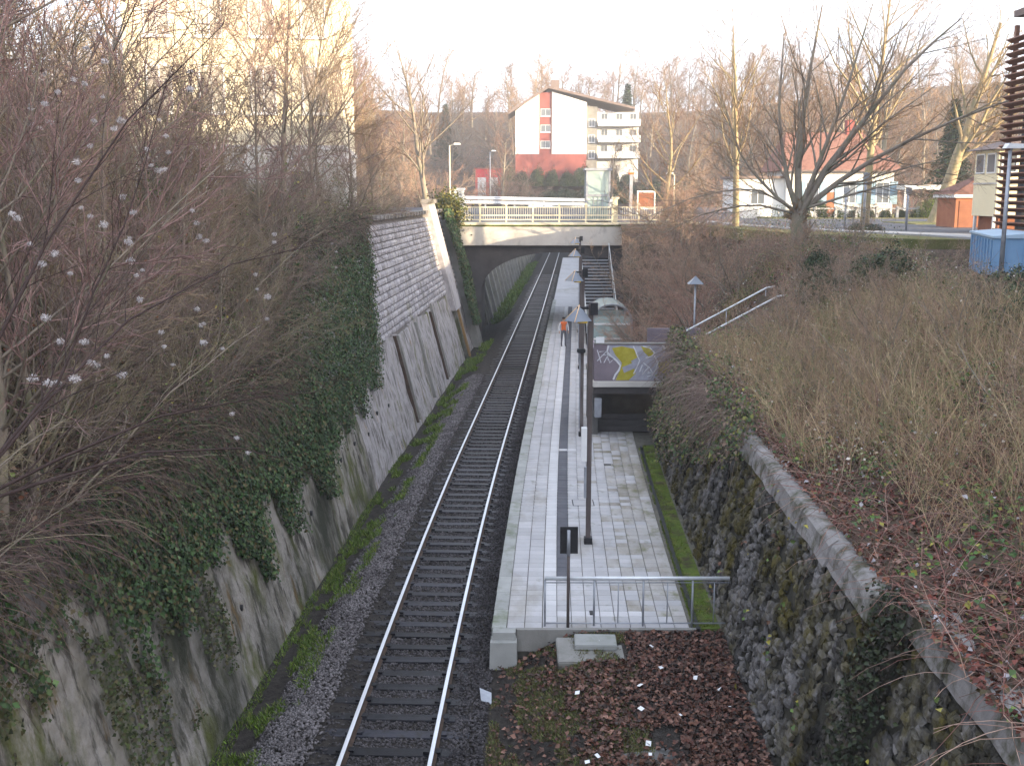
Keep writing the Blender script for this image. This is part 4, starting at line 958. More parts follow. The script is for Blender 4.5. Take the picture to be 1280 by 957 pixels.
# the big bare tree, forking low, limbs spreading up and to the right
def stem(points, r0, r1, K=8):
    p = np.array(points, float); t = np.linspace(0, len(p)-1, K); i = np.minimum(t.astype(int), len(p)-2); w = (t-i)[:, None]
    return p[i]*(1-w)+p[i+1]*w, np.linspace(r0, r1, K)
S_ = [stem([(0, 0, -.8), (.05, 0, .5), (0, 0, 1.4)], .40, .34),
      stem([(0, 0, 1.2), (-.1, .1, 3), (.1, .2, 5.5), (.6, .4, 8.6)], .21, .03), stem([(0, 0, 1.2), (.7, -.2, 2.6), (1.8, -.4, 4.2), (3.6, -.6, 6.6), (5.2, -.7, 8.0)], .20, .025),
      stem([(.1, 0, 1.3), (1.2, .3, 2.2), (3.4, .5, 3.6), (6.4, .6, 4.9), (8.6, .7, 5.6)], .15, .02), stem([(-.05, 0, 1.3), (-.5, -.1, 2.4), (-.9, 0, 4.5), (-.8, .1, 7.6)], .14, .02),
      stem([(0, 0, 1.2), (-.9, .2, 1.9), (-2.1, .4, 3.2), (-2.8, .5, 5.2)], .10, .02), stem([(.05, 0, 1.4), (.5, -.5, 3), (1.2, -.9, 5.4), (1.9, -1.2, 8.4)], .14, .02),
      stem([(0, 0, 1.35), (1.6, -.6, 1.9), (3.0, -1.0, 2.3), (4.6, -1.2, 2.2)], .07, .015), stem([(0, .1, 1.2), (-1.8, -.6, 1.6), (-3.6, -1.2, 1.3), (-5.2, -1.8, .6)], .06, .012), stem([(0, .1, 1.3), (-1.9, -.9, 2.2), (-4, -1.6, 1.9), (-6.2, -2.4, 1.0)], .05, .012)]
TW = (.32, .22, .14)
lv = [dict(n=14, ratio=.44, ang=.62, t0=.2, K=6, bend=(.05, 0, .25), noise=.10, rmul=.5, rmin=.014), dict(n=8, ratio=.5, ang=.65, t0=.2, K=5, bend=(0, 0, .15), noise=.12, rmul=.55, rmin=.007), dict(n=5, ratio=.5, ang=.6, t0=.25, K=4, bend=(0, 0, .1), noise=.12, rmul=.6, rmin=.005)]
T, C = tree_meshes(np.array([s[0] for s in S_]), np.array([s[1] for s in S_])*.82, lv, TW, 1, 8)
a, b = tm('tree', T, C, 'bark'); tree_obj('bare_tree', a, b, 'bark', (11.9, 45, 7.05), 'big bare tree forking low with wide limbs above the brush slope', sc=1.13)
def simple_tree(h, r, lean, nl, col, bark, upw=.5, dens=(9, 7, 5), t0=.3, noise=.06):
    P, Rr = arch(np.zeros((1, 3)), np.array([[lean[0], lean[1], 1.]]), h, 9, (0, 0, .15), noise), np.linspace(r, r*.12, 9)[None]
    lv = [dict(n=nl, ratio=.46, ang=.75, t0=t0, K=6, bend=(0, 0, upw), noise=.10, rmul=.45, rmin=.02), dict(n=dens[0], ratio=.45, ang=.65, t0=.2, K=5, bend=(0, 0, .2), noise=.12, rmul=.5, rmin=.011), dict(n=dens[1], ratio=.48, ang=.6, t0=.2, K=4, bend=(0, 0, .1), noise=.14, rmul=.6, rmin=.007)]
    T, C = tree_meshes(P, Rr, lv, col, 1, 7); return tm('tree', T, C, bark)
a, b = simple_tree(12.5, .26, (.02, 0), 20, (.20, .135, .07), 'bark_pale', .6, (7, 5, 4), .3, .02); tree_obj('bare_tree', a, b, '', (18.2, 56, 7.2), 'slender sunlit bare tree with straight yellowish trunk on the street verge')
a, b = simple_tree(11.5, .22, (0, 0), 22, (.20, .13, .075), 'bark_pale', .5, (8, 5, 4), .25, .04); tree_obj('bare_tree', a, b, '', (13.0, 63, 7.2), 'sunlit bare tree with thin trunk beside the bridge end')
a, b = simple_tree(13, .5, (.35, .1), 18, (.22, .155, .085), 'bark_pale', .6, (8, 6, 4), .3); tree_obj('bare_tree', a, b, '', (27.2, 70, 7.1), 'thick leaning bare tree behind the street near the garage')
a, b = simple_tree(9, .16, (.1, -.1), 18, (.20, .11, .06), 'bark_pale', .4, (8, 5, 4), .15); tree_obj('bare_tree', a, b, '', (9.8, 70.5, 7.2), 'low orange twigged bare tree hanging over the bridge railing')
a, b = simple_tree(11, .11, (.03, .0), 30, (.24, .175, .12), 'bark', .7, (9, 6, 4), .1); tree_obj('bare_tree', a, b, '', (-8.0, 38, 8.2), 'upright bare tree above the stone wall, reaching into the white sky'); 
tree_obj('bare_tree', a, b, '', (-7.6, 43, 8.1), 'slim bare tree next to the stone wall, leaning to the bridge', rz=2.2, sc=.72)
a, b = simple_tree(15, .3, (-.05, 0), 24, (.17, .11, .075), 'bark', .6, (9, 6, 4), .2); 
for (x, y, sc, rz, lab) in ((-7.5, 96, 1.0, 0, 'bare tree in front of the far hillside, directly behind the lamp at the wall end'), (-15, 88, .9, 2, 'bare tree behind the upright tree above the stone wall'), (22, 108, 1.05, 1, 'sunlit bare tree behind the low orange twigged tree'), (33, 100, 1.15, 3, 'tall bare tree directly behind the white house roof'), (50, 92, 1.1, 4, 'bare tree behind the cream house')):
    tree_obj('bare_tree', a, b, '', (x, y, 7.2+float(hill(x, y))-.2), lab, rz=rz, sc=sc)
# hillside trees and conifers
far_v = []
for v in range(4):
    P, Rr = arch(np.zeros((1, 3)), np.array([[.05, 0, 1.]]), 11+v, 7, (0, 0, .1), .05), np.linspace(.28, .05, 7)[None]
    lvl = [dict(n=18, ratio=.42, ang=.8, t0=.15, K=4, bend=(0, 0, .5), noise=.1, rmul=.45, rmin=.04), dict(n=9, ratio=.5, ang=.7, t0=.1, K=3, bend=(0, 0, .2), noise=.14, rmul=.5, rmin=.028), dict(n=6, ratio=.55, ang=.7, t0=.1, K=3, bend=(0, 0, .1), noise=.1, rmul=.6, rmin=.02)]
    T, C = tree_meshes(P, Rr, lvl, [(.27, .17, .13), (.30, .20, .13), (.24, .165, .13), (.32, .20, .12)][v], 1, 5); far_v.append(tm('tree', T, C, 'bark'))
cnt = 0; spots = []
for _ in range(9000):
    y = random.uniform(112, 300); x = random.uniform(-.42, .56)*y
    if -12 < x-float(cx(y)) < 18 and y < 204: continue
    if y < 200 and -14 < x < 26: continue
    if abs(x)/y > .62: continue
    if 14 < y-190+10 < 28 and -2 < x < 26: continue
    if min([(x-q[0])**2+(y-q[1])**2 for q in spots] or [999]) < 26: continue
    spots.append((x, y)); cnt += 1
    if cnt >= 295: break
def hs_side(x, y):
    b = x/y
    a = 'behind the yellow house' if b < -.17 else ('beside the yellow house' if b < 0 else ('behind the apartment block' if b < .125 else ('left of the big bare tree' if b < .26 else ('behind the white house' if b < .38 else 'behind the cream house'))))
    return a+(', lower down' if y < 230 else ', on the skyline')
for (x, y) in spots:
    k = random.randrange(4); tree_obj('hillside_tree', *far_v[k], '', (x, y, 7.2+float(hill(x, y))-.3), 'bare brown tree of the hillside wood '+hs_side(x, y), 'tree', 'hillside trees '+hs_side(x, y), random.random()*6, random.uniform(.75, 1.25))
def conifer(h, w):
    n = 26; T = strands(np.array([[(0, 0, z) for z in np.linspace(0, h, 6)]]), np.linspace(.22, .03, 6)[None]*h/12, 6)
    nb = 520; t = rng.random(nb)**.8; zz = h*(.12+.87*t); a = rng.random(nb)*6.28; L = w*(1.02-t)*rng.uniform(.6, 1.1, nb)+.15
    P = arch(np.stack([0*a, 0*a, zz], 1), np.stack([np.cos(a), np.sin(a), .1+0*a], 1), L, 4, (0, 0, -.5), .06)
    # needle sprays as leaf faces along the branches
    q = rng.integers(0, nb, 9000); u = rng.random(9000); i = np.minimum((u*3).astype(int), 2); wv = (u*3-i)[:, None]
    Cn = P[q, i]*(1-wv)+P[q, i+1]*wv+rng.normal(size=(9000, 3))*.12
    lf = leaves(Cn, rng.normal(size=(9000, 3))+[0, 0, 1.2], rng.uniform(.3, .6, 9000), pick([(.03, .055, .028), (.045, .07, .035), (.025, .045, .025)], 9000), np.stack([np.cos(a[q]), np.sin(a[q]), -.3+0*u], 1), .4, .1)
    A = nmesh('trunk', T[0], T[1]); A.materials.append(MATS['bark']); Bm = nmesh('crown', *lf); Bm.materials.append(MATS['leaf']); return A, Bm
c1 = conifer(17, 3.4); c2 = conifer(14, 3.6)
for (x, y, v, sc, lab) in ((21.5, 206, c1, 1.05, 'dark conifer standing alone directly behind the apartment block'), (70, 170, c1, .95, 'left one of two slim conifers against the sky on the hill'), (77, 176, c1, 1.1, 'right one of two slim conifers against the sky on the hill'),
                           (39, 97, c2, .75, 'dark green conifer behind the carport'), (45, 88, c2, .7, 'dark green conifer behind the garage roof'), (-13, 215, c2, .9, 'conifer behind the red building'), (60, 125, c2, 1.0, 'broad conifer on the slope above the cream house')):
    e = empty('conifer', (x, y, 7.2+float(hill(x, y))-.3)); e.scale = (sc,)*3; tag(e, lab, 'tree'); link('trunk', v[0], e); link('crown', v[1], e)

# leafy bushes
def leafbush(w, h, n, cols, size, seed=0):
    st_ = arch(rng.normal(size=(14, 3))*[.15, .15, 0], norm(rng.normal(size=(14, 3))*[.8, .8, .3]+[0, 0, 1.]), h*.8, 5, (0, 0, .1), .12)
    T = strands(st_, np.linspace(.03, .01, 5)[None]*np.ones((14, 1)), 4)
    d = norm(rng.normal(size=(n, 3))); d[:, 2] = np.abs(d[:, 2])*.9; rr = rng.random(n)**.45*(.72+.45*vnoise(d[:, 0]*2.5+5+d[:, 2]*2, d[:, 1]*2.5+9))
    Cn = d*rr[:, None]*[w/2, w/2, h]+[0, 0, .05]
    lf = leaves(Cn, d+rng.normal(size=(n, 3))*.6+[0, 0, .4], size*rng.uniform(.6, 1.3, n), pick(cols, n, .25))
    A = nmesh('stems', T[0], T[1]); A.materials.append(MATS['bark']); Bm = nmesh('foliage', *lf); Bm.materials.append(MATS['leaf']); return A, Bm
GR = [(.035, .06, .022), (.05, .08, .03), (.03, .05, .025), (.07, .09, .03)]
lbv = [leafbush(2.4, 1.7, 6000, GR, .09), leafbush(2.0, 1.3, 6000, [(.05, .08, .04), (.04, .065, .05), (.07, .1, .05)], .08), leafbush(3, 2.2, 6000, [(.25, .27, .05), (.16, .2, .05), (.08, .12, .03)], .1)]
def bush(v, loc, sc, label, group=None):
    e = empty('bush', loc, random.random()*6); e.scale = sc if isinstance(sc, tuple) else (sc,)*3; tag(e, label, 'bush', group); link('stems', lbv[v][0], e); link('foliage', lbv[v][1], e); return e
def on_right(o, Y, dz=-.1): return (float(cx(Y))+o, Y, float(z_right(o, Y))+dz)
bush(0, on_right(13.2, 34.5, .15), (1.15, 1.15, .95), 'dark evergreen bush at the top of the brush slope in front of the street')
bush(0, on_right(11.7, 36.0, .1), .85, 'smaller dark green bush beside the evergreen bush atop the slope')
bush(0, on_right(12.4, 39.5, .1), .75, 'low dark green bush below the big bare tree')
for (o_, Y) in ((13.6, 26.0), (14.2, 29.0), (14.9, 27.2), (13.2, 23.6), (15.6, 30.3), (14.6, 24.6), (16.2, 28.6), (16.4, 26)): bush(1, on_right(o_, Y, -.1), random.uniform(.7, .9), 'green privet bush along the top of the brush slope', 'hedge bushes at the top of the slope')
bush(2, (32.5, 84.2, 7.4), .95, 'yellow green bush in front of the carport'); bush(1, (24.0, 85.6, 7.9), .9, 'round dark green shrub at the corner of the white house')
bush(0, (17.8, 54.8, 7.35), (.9, .9, .35), 'low yellowish shrub at the foot of the slender sunlit tree')
for k in range(10): bush(0, (21.8+k*1.25, 85.2, 7.4), (.5, .5, .5), 'clipped green hedge bush behind the low white post fence', 'hedge bushes before the white house')
for (x, y, sc, v) in ((9, 178, 2.3, 0), (13, 180, 2.6, 0), (17, 181, 2.6, 0), (21, 183, 2.6, 0), (6, 183, 1.8, 0), (2, 184, 1.8, 0), (25, 186, 3.0, 0), (30, 184, 3.0, 0)): bush(v, (x, y, 7.2+float(hill(x, y))-.2), sc, 'dark green bush at the foot of the hill below the apartment block', 'bushes below the apartment block')
# ---------------------------------------------------------------- thickets of bare twigs
def thicket(h, nst, col, spread=.55, dens=(9, 6, 5), bend=(0, 0, -.1)):
    b0 = rng.normal(size=(nst, 3))*[.25, .25, 0]; D = norm(rng.normal(size=(nst, 3))*[spread, spread, .2]+[0, 0, 1.])
    P = arch(b0, D, h*rng.uniform(.7, 1.1, nst), 8, bend, .09); Rr = np.linspace(.028, .006, 8)[None]*rng.uniform(.6, 1.2, (nst, 1))
    lv = [dict(n=dens[0], ratio=.42, ang=.6, t0=.12, K=6, bend=(0, 0, .1), noise=.14, rmul=.55, rmin=.005), dict(n=dens[1], ratio=.45, ang=.65, t0=.1, K=4, bend=(0, 0, -.05), noise=.16, rmul=.6, rmin=.0035), dict(n=dens[2], ratio=.55, ang=.6, t0=.1, K=3, bend=(0, 0, 0), noise=.15, rmul=.7, rmin=.0028)]
    T, C = tree_meshes(P, Rr, lv, col, 1, 5); return tm('shrub', T, C, 'bark')
PU = (.29, .205, .20)
tv = [thicket(4.2, 7, PU), thicket(5.2, 6, (.33, .255, .19), .4), thicket(3.4, 9, (.25, .19, .17), .8), thicket(4.6, 6, (.34, .29, .18), .5)]
rv = [thicket(2.6, 12, (.48, .285, .22), .9, (9, 7, 4)), thicket(3.0, 10, (.45, .305, .22), .8, (9, 7, 4))]
def left_label(Y, o_):
    d = o_left(float(wtl(Y)))-o_
    a = 'at the near end of the bank' if Y < 16 else ('above the widest ivy' if Y < 27 else ('where the wall top climbs' if Y < 38 else 'above the bare stone wall'))
    b = 'leaning over the wall edge' if d < 2 else ('amid the thicket' if d < 5 else 'at the back of the thicket')
    return 'bare brown shrub %s, %s' % (b, a), 'bare shrubs %s %s' % (b, a)
def shrub(v, loc, rz, sc, label, group, name='bare_shrub', tilt=(0, 0)):
    e = empty(name, loc, rz); e.rotation_euler = (tilt[0], tilt[1], rz); e.scale = (sc,)*3; tag(e, label, 'shrub', group); link('stems', v[0], e); link('twigs', v[1], e)
n = 0
while n < 84:
    Y = 9+50*random.random()**1.25; wt = float(wtl(Y)); o_ = o_left(wt)-.3-random.random()*9.0
    X = float(cx(Y))+o_
    if abs(X) > .55*Y+4: continue
    if Y > 44 and o_ < -9: continue
    if Y > 33 and random.random() < .45: continue
    sc = random.uniform(.6, 1.0)*(.75 if Y > 30 else 1)
    if -o_ > 9: sc *= 1.25
    shrub(tv[random.randrange(4)], (X, Y, float(z_left(o_, Y))-.15), random.random()*6, sc, *left_label(Y, o_), tilt=(random.gauss(0, .1), random.uniform(.0, .28))); n += 1
for k in range(22):
    Y = 21+25*k/21+random.random(); o_ = o_left(float(wtl(Y)))-.25-random.random()*1.6
    shrub(tv[k % 4], (float(cx(Y))+o_, Y, float(z_left(o_, Y))-.2), random.random()*6, random.uniform(.5, .85), *left_label(Y, o_), tilt=(0, random.uniform(.1, .5)))
for k in range(12):
    Y = 15+24*k/11+random.random(); o_ = -8.2-random.random()*3.4-.06*Y
    shrub(tv[k % 4], (float(cx(Y))+o_, Y, float(z_left(o_, Y))-.2), random.random()*6, random.uniform(1.15, 1.55), 'tall bare shrub at the back of the thicket before the yellow house', 'tall bare shrubs before the yellow house')
for k in range(26):
    Y = random.uniform(43.5, 69); o_ = random.uniform(6.9, 11.5)
    shrub(rv[k % 2], on_right(o_, Y), random.random()*6, random.uniform(.95, 1.35), 'dense reddish brown bare shrub on the bank behind the shelter', 'reddish shrubs behind the shelter')
for k in range(40):
    Y = random.uniform(14, 44); o_ = random.uniform(8.6, 14.0)
    if Y > 36.5 and o_ < 11: continue
    shrub(rv[1], on_right(o_, Y), random.random()*6, random.uniform(.45, .75), 'low brown bare shrub among the dry stalks of the slope', 'bare shrubs among the dry stalks')
for k in range(6): shrub(rv[k % 2], (-4+random.uniform(-1, 1)*2.5+k*.9, 170+random.random()*3, 7.6), random.random()*6, 1.9, 'rounded pinkish bare bush next to the red building', 'pinkish bushes next to the red building')
for k, (x, y, sc, lab) in enumerate(((-1.5, 166, .95, 'bare tree in front of the left white wall of the apartment block'), (15.5, 168, .8, 'bare tree in front of the balconies of the apartment block'), (20.5, 164, .95, 'bare tree at the right end of the apartment block balconies'), (25.5, 160, 1.0, 'bare tree right of the apartment block'))): tree_obj('bare_tree', *far_v[k], '', (x, y, 7.2+float(hill(x, y))-.2), lab, rz=k*2., sc=sc)
k = 0
while k < 90:
    y = random.uniform(100, 215); x = random.uniform(-.5, .6)*y
    if -9 < x-float(cx(y)) < 14 and y < 178: continue
    if y < 205 and -13 < x < 28 and y > 150: continue
    if 20 < x < 62 and y < 104: continue
    sc = random.uniform(1.6, 2.8); shrub(rv[k % 2], (x, y, 7.2+float(hill(x, y))-.3), random.random()*6, sc, 'bare brown undergrowth bush '+hs_side(x, y).split(',')[0], 'undergrowth bushes '+hs_side(x, y).split(',')[0]); k += 1
for k in range(9): bush(0, (-1+k*2.6, 187.5+random.random(), 7.2+float(hill(k*2.6, 187.5))+2.2), (random.uniform(1.2, 2), 1.3, random.uniform(1.6, 2.8)), 'dark bush against the red base of the apartment block', 'bushes against the red base')
tl_v = [simple_tree(8.0, .085, (.06, 0), 30, (.31, .20, .185), 'bark', .35, (11, 8, 4), .08, .09), simple_tree(7.0, .075, (.15, -.05), 30, (.32, .245, .17), 'bark', .3, (11, 8, 4), .06, .1), simple_tree(8.5, .09, (.0, .05), 32, (.26, .20, .175), 'bark', .5, (11, 8, 4), .1, .08)]
for k, (px, Yd, sc, lab) in enumerate(((-20, 14.5, 1.0, 'tall reddish bare tree at the very left edge of the near bank'), (45, 17, .95, 'reddish bare tree behind the hanging seed heads, before the white house'), (105, 15.5, .8, 'reddish bare tree beside the hanging white seed heads'), (130, 21, .95, 'reddish bare tree covering the left corner of the yellow house'), (215, 26, .8, 'bare tree before the left windows of the yellow house'), (270, 30, .9, 'bare tree before the middle windows of the yellow house'), (330, 33, .85, 'bare tree before the right windows of the yellow house'), (20, 25, 1.1, 'tall bare tree between the white house and the yellow house'),
        (400, 40, .95, 'bare tree at the right corner of the yellow house'), (445, 47, .8, 'bare tree above the bare stone wall, halfway to the bridge'), (470, 55, .75, 'bare tree above the stone wall, close to the bridge'))):
    X_ = (px-640)/1340*Yd; o_ = min(X_-float(cx(Yd)), o_left(float(wtl(Yd)))-.5); tree_obj('bare_tree', *tl_v[k % 3], '', (float(cx(Yd))+o_, Yd, float(z_left(o_, Yd))-.2), lab, rz=k*1.7, sc=sc)
# young trees with straight pale stems in the thicket
ya, yb = simple_tree(6.5, .042, (.02, 0), 12, (.27, .19, .15), 'bark', .6, (6, 5, 3), .35, .06)
for (px, Yd, sc, lab) in ((100, 22, 1.0, 'young tree with a straight thin stem nearest the hanging white seed heads'), (190, 25, .95, 'young tree with a thin stem before the lower storey of the yellow house'), (285, 29, .9, 'young tree with a thin stem above the ivy, before the yellow house corner')):
    X_ = (px-640)/1340*Yd; o_ = X_-float(cx(Yd)); tree_obj('young_tree', ya, yb, '', (X_, Yd, float(z_left(o_, Yd))-.2), lab, rz=random.random()*6, sc=sc)
# brambles hanging over the wall and covering the bank (left)
def left_pts(n, y0, y1, d0, d1, pw=1.4):
    Y = y0+(y1-y0)*rng.random(n)**pw; o = o_left(wtl(Y))-(d0+(d1-d0)*rng.random(n)); return o, Y, np.stack([o+cx(Y), Y, z_left(o, Y)], 1)
n = 9000; o_, Y_, B_ = left_pts(n, 7, 56, -.05, 6.5)
D_ = rng.normal(size=(n, 3))*[.6, .7, .3]+[.45, -.1, .75]
P = arch(B_, D_, rng.uniform(.8, 2.3, n), 7, (.15, 0, -1.1), .16); Rr = np.linspace(.006, .0025, 7)[None]*rng.uniform(.7, 1.3, (n, 1))
v, f = strands(P, Rr, 3); c = np.repeat(pick([(.25, .165, .155), (.29, .21, .16), (.15, .105, .10), (.40, .33, .24), (.17, .17, .09)], n), 21, 0)
n2 = 4500; o2, Y2, B2 = left_pts(n2, 7, 44, -.1, .9); D2 = rng.normal(size=(n2, 3))*[.3, .6, .3]+[.5, 0, .15]
P2 = arch(B2, D2, rng.uniform(.7, 2.2, n2), 7, (.0, 0, -1.6), .14); v2, f2 = strands(P2, np.linspace(.006, .0022, 7)[None]*rng.uniform(.7, 1.3, (n2, 1)), 3)
c2_ = np.repeat(pick([(.17, .115, .11), (.22, .16, .13), (.13, .095, .085)], n2), 21, 0)
J = join([(v, f, c), (v2, f2, c2_)]); o = link('brambles', nmesh('brambles', *J), None, 'twig'); tag(o, 'tangled brown bramble canes covering the bank and hanging over the wall', 'brambles', kind='stuff')
# ivy on the left wall
iy = np.array([(5, 3.6), (13, 3.0), (15, 2.7), (19, 2.1), (24, 1.55), (30, 1.7), (35, 2.6), (38, 2.75), (40, 3.0), (42.5, 5.6), (44.5, 8.2), (80, 9)])
def ivy_low(Y): return np.interp(Y, iy[:, 0], iy[:, 1])+2.9*(fbm(Y*.75+4, Y*0+2.2)-.5)+1.1*(vnoise(Y*2.6, Y*0)-.5)
n = 150000
Y = 7+38*rng.random(n)**.9; wt = wtl(Y); z = .8+(wt+.15-.8)*rng.random(n); lo = ivy_low(Y)
k_ = (z > lo) & (rng.random(n) < np.clip((Y-8)/14, .18, 1)*np.clip(.45+1.5*(fbm(Y*.8, z*.6)-.25), 0, 1)); Y, z = Y[k_], z[k_]; n = len(Y)
off = o_left(z)+rng.random(n)**2*.32+.02
Cn = np.stack([off+cx(Y), Y, z], 1); IV = [(.03, .06, .022), (.05, .10, .032), (.04, .075, .03), (.08, .125, .045), (.11, .09, .04)]
l1_ = leaves(Cn, rng.normal(size=(n, 3))*.45+[.85, -.25, .5], rng.uniform(.06, .12, n), pick(IV, n, .3), np.array([[.2, 0, -1.]]))
m_ = 26000; Y = rng.uniform(20, 46, m_); dq = rng.random(m_)*2.2; oq = o_left(wtl(Y))+.25-dq; zq = np.where(dq < .25, wtl(Y)-.1, z_left(oq, Y))+rng.random(m_)*.45
k_ = fbm(Y*.8+3, dq*1.2) > .36; Y, oq, zq = Y[k_], oq[k_], zq[k_]; m_ = len(Y)
l4_ = leaves(np.stack([oq+cx(Y), Y, zq], 1), rng.normal(size=(m_, 3))*.5+[.6, -.3, .7], rng.uniform(.06, .12, m_), pick(IV+[(.16, .11, .07), (.2, .13, .09)], m_, .3))
m_ = 15000; Y = rng.uniform(7, 20, m_); zq = rng.uniform(.2, 4.2, m_); k_ = fbm(Y*1.6+30, zq*.9) > .50+.05*smooth((Y-14)/5); Y, zq = Y[k_], zq[k_]; m_ = len(Y)
l5_ = leaves(np.stack([o_left(zq)+.03+rng.random(m_)*.12+cx(Y), Y, zq], 1), rng.normal(size=(m_, 3))*.5+[.8, -.3, .4], rng.uniform(.04, .1, m_), pick([(.05, .07, .025), (.07, .09, .03), (.09, .08, .04)], m_, .3))
# ivy column beside the bridge
m_ = 9000; Y = rng.uniform(66.6, 71.8, m_); z = rng.uniform(1.0, 8.3, m_); k_ = np.abs(Y-69.6+.6*np.sin(z)) < 1.2+.9*vnoise(z*1.3, Y*0)*smooth((z-1)/3); Y, z = Y[k_], z[k_]; m_ = len(Y)
l2_ = leaves(np.stack([o_left(z)+.52+rng.random(m_)*.35+cx(Y), Y, z], 1), rng.normal(size=(m_, 3))*.45+[.8, -.5, .4], rng.uniform(.1, .2, m_), pick(IV, m_, .3), np.array([[.2, 0, -1.]]))
m2 = 5000; X3 = rng.normal(size=(m2, 3))*[.5, .6, .55]+[-4.2, 71.3, 8.1]; l3_ = leaves(X3, rng.normal(size=(m2, 3))+[.3, -.4, .5], rng.uniform(.1, .2, m2), pick([(.12, .12, .03), (.16, .14, .04), (.06, .08, .03)], m2, .3))
J = join([l1_, l2_, l3_, l4_, l5_]); o = link('ivy', nmesh('ivy', *J), None, 'leaf'); tag(o, 'dark green ivy hanging down the stone wall', 'ivy', kind='stuff')
# fallen leaves and small green plants on the left bank
n = 34000; o_, Y_, B_ = left_pts(n, 7, 50, 0, 7.5); B_[:, 2] += rng.random(n)*.35
cl = pick([(.14, .09, .065), (.20, .12, .08), (.10, .075, .055), (.08, .11, .05), (.06, .09, .045)], n, .3)
g = fbm(o_*1.1, Y_*.6) > .55; gi = g & (rng.random(n) < .6); cl[gi] = pick([(.10, .18, .05), (.15, .22, .06), (.28, .26, .04), (.07, .13, .04)], int(gi.sum()), .25); B_[gi, 2] += rng.random(int(gi.sum()))*.6
hi = rng.random(n) < .10; mh_ = int(hi.sum()); B_[hi, 2] += rng.random(mh_)*2.2; cl[hi] = pick([(.30, .12, .06), (.22, .1, .06), (.30, .26, .05), (.12, .18, .05), (.2, .13, .09)], mh_, .25)
lf = leaves(B_, rng.normal(size=(n, 3))*.6+[.5, -.2, .8], rng.uniform(.05, .11, n), cl); o = link('bank_leaves', nmesh('bank_leaves', *lf), None, 'leaf'); tag(o, 'fallen brown leaves and small green plants on the bank above the ivy', 'leaves', kind='stuff')
n = 30000; o_, Y_, B_ = left_pts(n, 9, 44, 0, 7); ok = fbm(o_*.55+11, Y_*.45+3) > .52; o_, Y_, B_ = o_[ok], Y_[ok], B_[ok]; n = len(B_); B_[:, 2] += rng.random(n)**1.4*2.6*smooth((fbm(o_*.9+50, Y_*.9)-.3)/.4); B_[:, :2] += rng.normal(size=(n, 2))*.1
lf = leaves(B_, rng.normal(size=(n, 3))*.5+[.7, -.4, .6], rng.uniform(.05, .10, n), pick(IV+[(.12, .20, .05), (.16, .22, .05), (.05, .08, .03)], n, .3)); o = link('climbing_ivy', nmesh('climbing_ivy', *lf), None, 'leaf'); tag(o, 'green ivy climbing through the bare shrubs on the bank', 'ivy', kind='stuff')
# clematis with white seed heads
cls = []; vines = []
def vine(p0, p1, nh, sag=.3):
    p0, p1 = np.array(p0), np.array(p1); t = np.linspace(0, 1, 7)[:, None]; pts = p0*(1-t)+p1*t+np.array([0, 0, -sag])*(4*t*(1-t))+rng.normal(size=(7, 3))*.05; vines.append(pts)
    for u in np.linspace(.05, 1, nh): f = u*6-1e-6; i = int(f); cls.append(pts[i]*(1-f+i)+pts[i+1]*(f-i)+rng.normal(size=3)*.05)
def at(px, py, Yd):      # a spot named by its bearing and distance
    th = R(9.97); u = (px-640)/1340; v_ = (py-478.5)/1340; dy = math.cos(th)-v_*math.sin(th); dz = -math.sin(th)-v_*math.cos(th); t = Yd/dy; return (u*t, Yd, 9.23+dz*t)
vine(at(150, 235, 13.5), at(172, 365, 13.2), 8, .1); vine(at(133, 80, 13.5), at(150, 170, 13.4), 4, .1); vine(at(105, 100, 14), at(112, 180, 14), 3, .1); vine(at(243, 255, 16), at(246, 305, 16), 4, .05); vine(at(340, 285, 19), at(350, 300, 19), 2, .05)
vine(at(262, 405, 15), at(264, 440, 14.8), 3, 0); vine(at(415, 300, 26), at(418, 335, 26), 3, 0); vine(at(55, 400, 11.5), at(150, 460, 11.5), 6, .1); vine(at(5, 260, 12), at(95, 330, 12), 6, .1); vine(at(90, 200, 13), at(120, 290, 13), 5, .1); vine(at(295, 520, 14.5), at(310, 560, 14.3), 3, 0); vine(at(180, 180, 15), at(205, 215, 15), 4, .1); vine(at(30, 470, 10.5), at(120, 450, 11), 5, .1); vine(at(320, 340, 17), at(335, 395, 17), 4, 0); vine(at(60, 130, 12), at(100, 60, 12.5), 4, .1)
for _ in range(7):
    a_, b_, c_ = random.uniform(0, 330), random.uniform(40, 460), random.uniform(11.5, 17); vine(at(a_, b_, c_), at(a_+random.uniform(-8, 12), b_+random.uniform(20, 50), c_), random.choice((2, 3, 3)), .03)
hv = []
for c in cls:
    m_ = 110; d = norm(rng.normal(size=(m_, 3))); r_ = random.uniform(.03, .062); hv.append(leaves(c+d*r_*rng.random((m_, 1))**.6*[1, 1, .75], rng.normal(size=(m_, 3)), r_*.55, np.array([[.66, .62, .63]])*rng.uniform(.75, 1.1, (m_, 1)), d, .3, .1))
v, f = strands(np.array(vines), np.full((len(vines), 7), .006), 3); tri = np.concatenate([f[:, [0, 1, 2]], f[:, [0, 2, 3]]])
J = join(hv+[(v, tri, np.tile([.2, .15, .12], (len(v), 1)))]); o = link('clematis', nmesh('clematis', *J), None, 'leaf'); tag(o, 'fluffy white seed heads of a climbing vine in the bare thicket', 'clematis', kind='stuff')
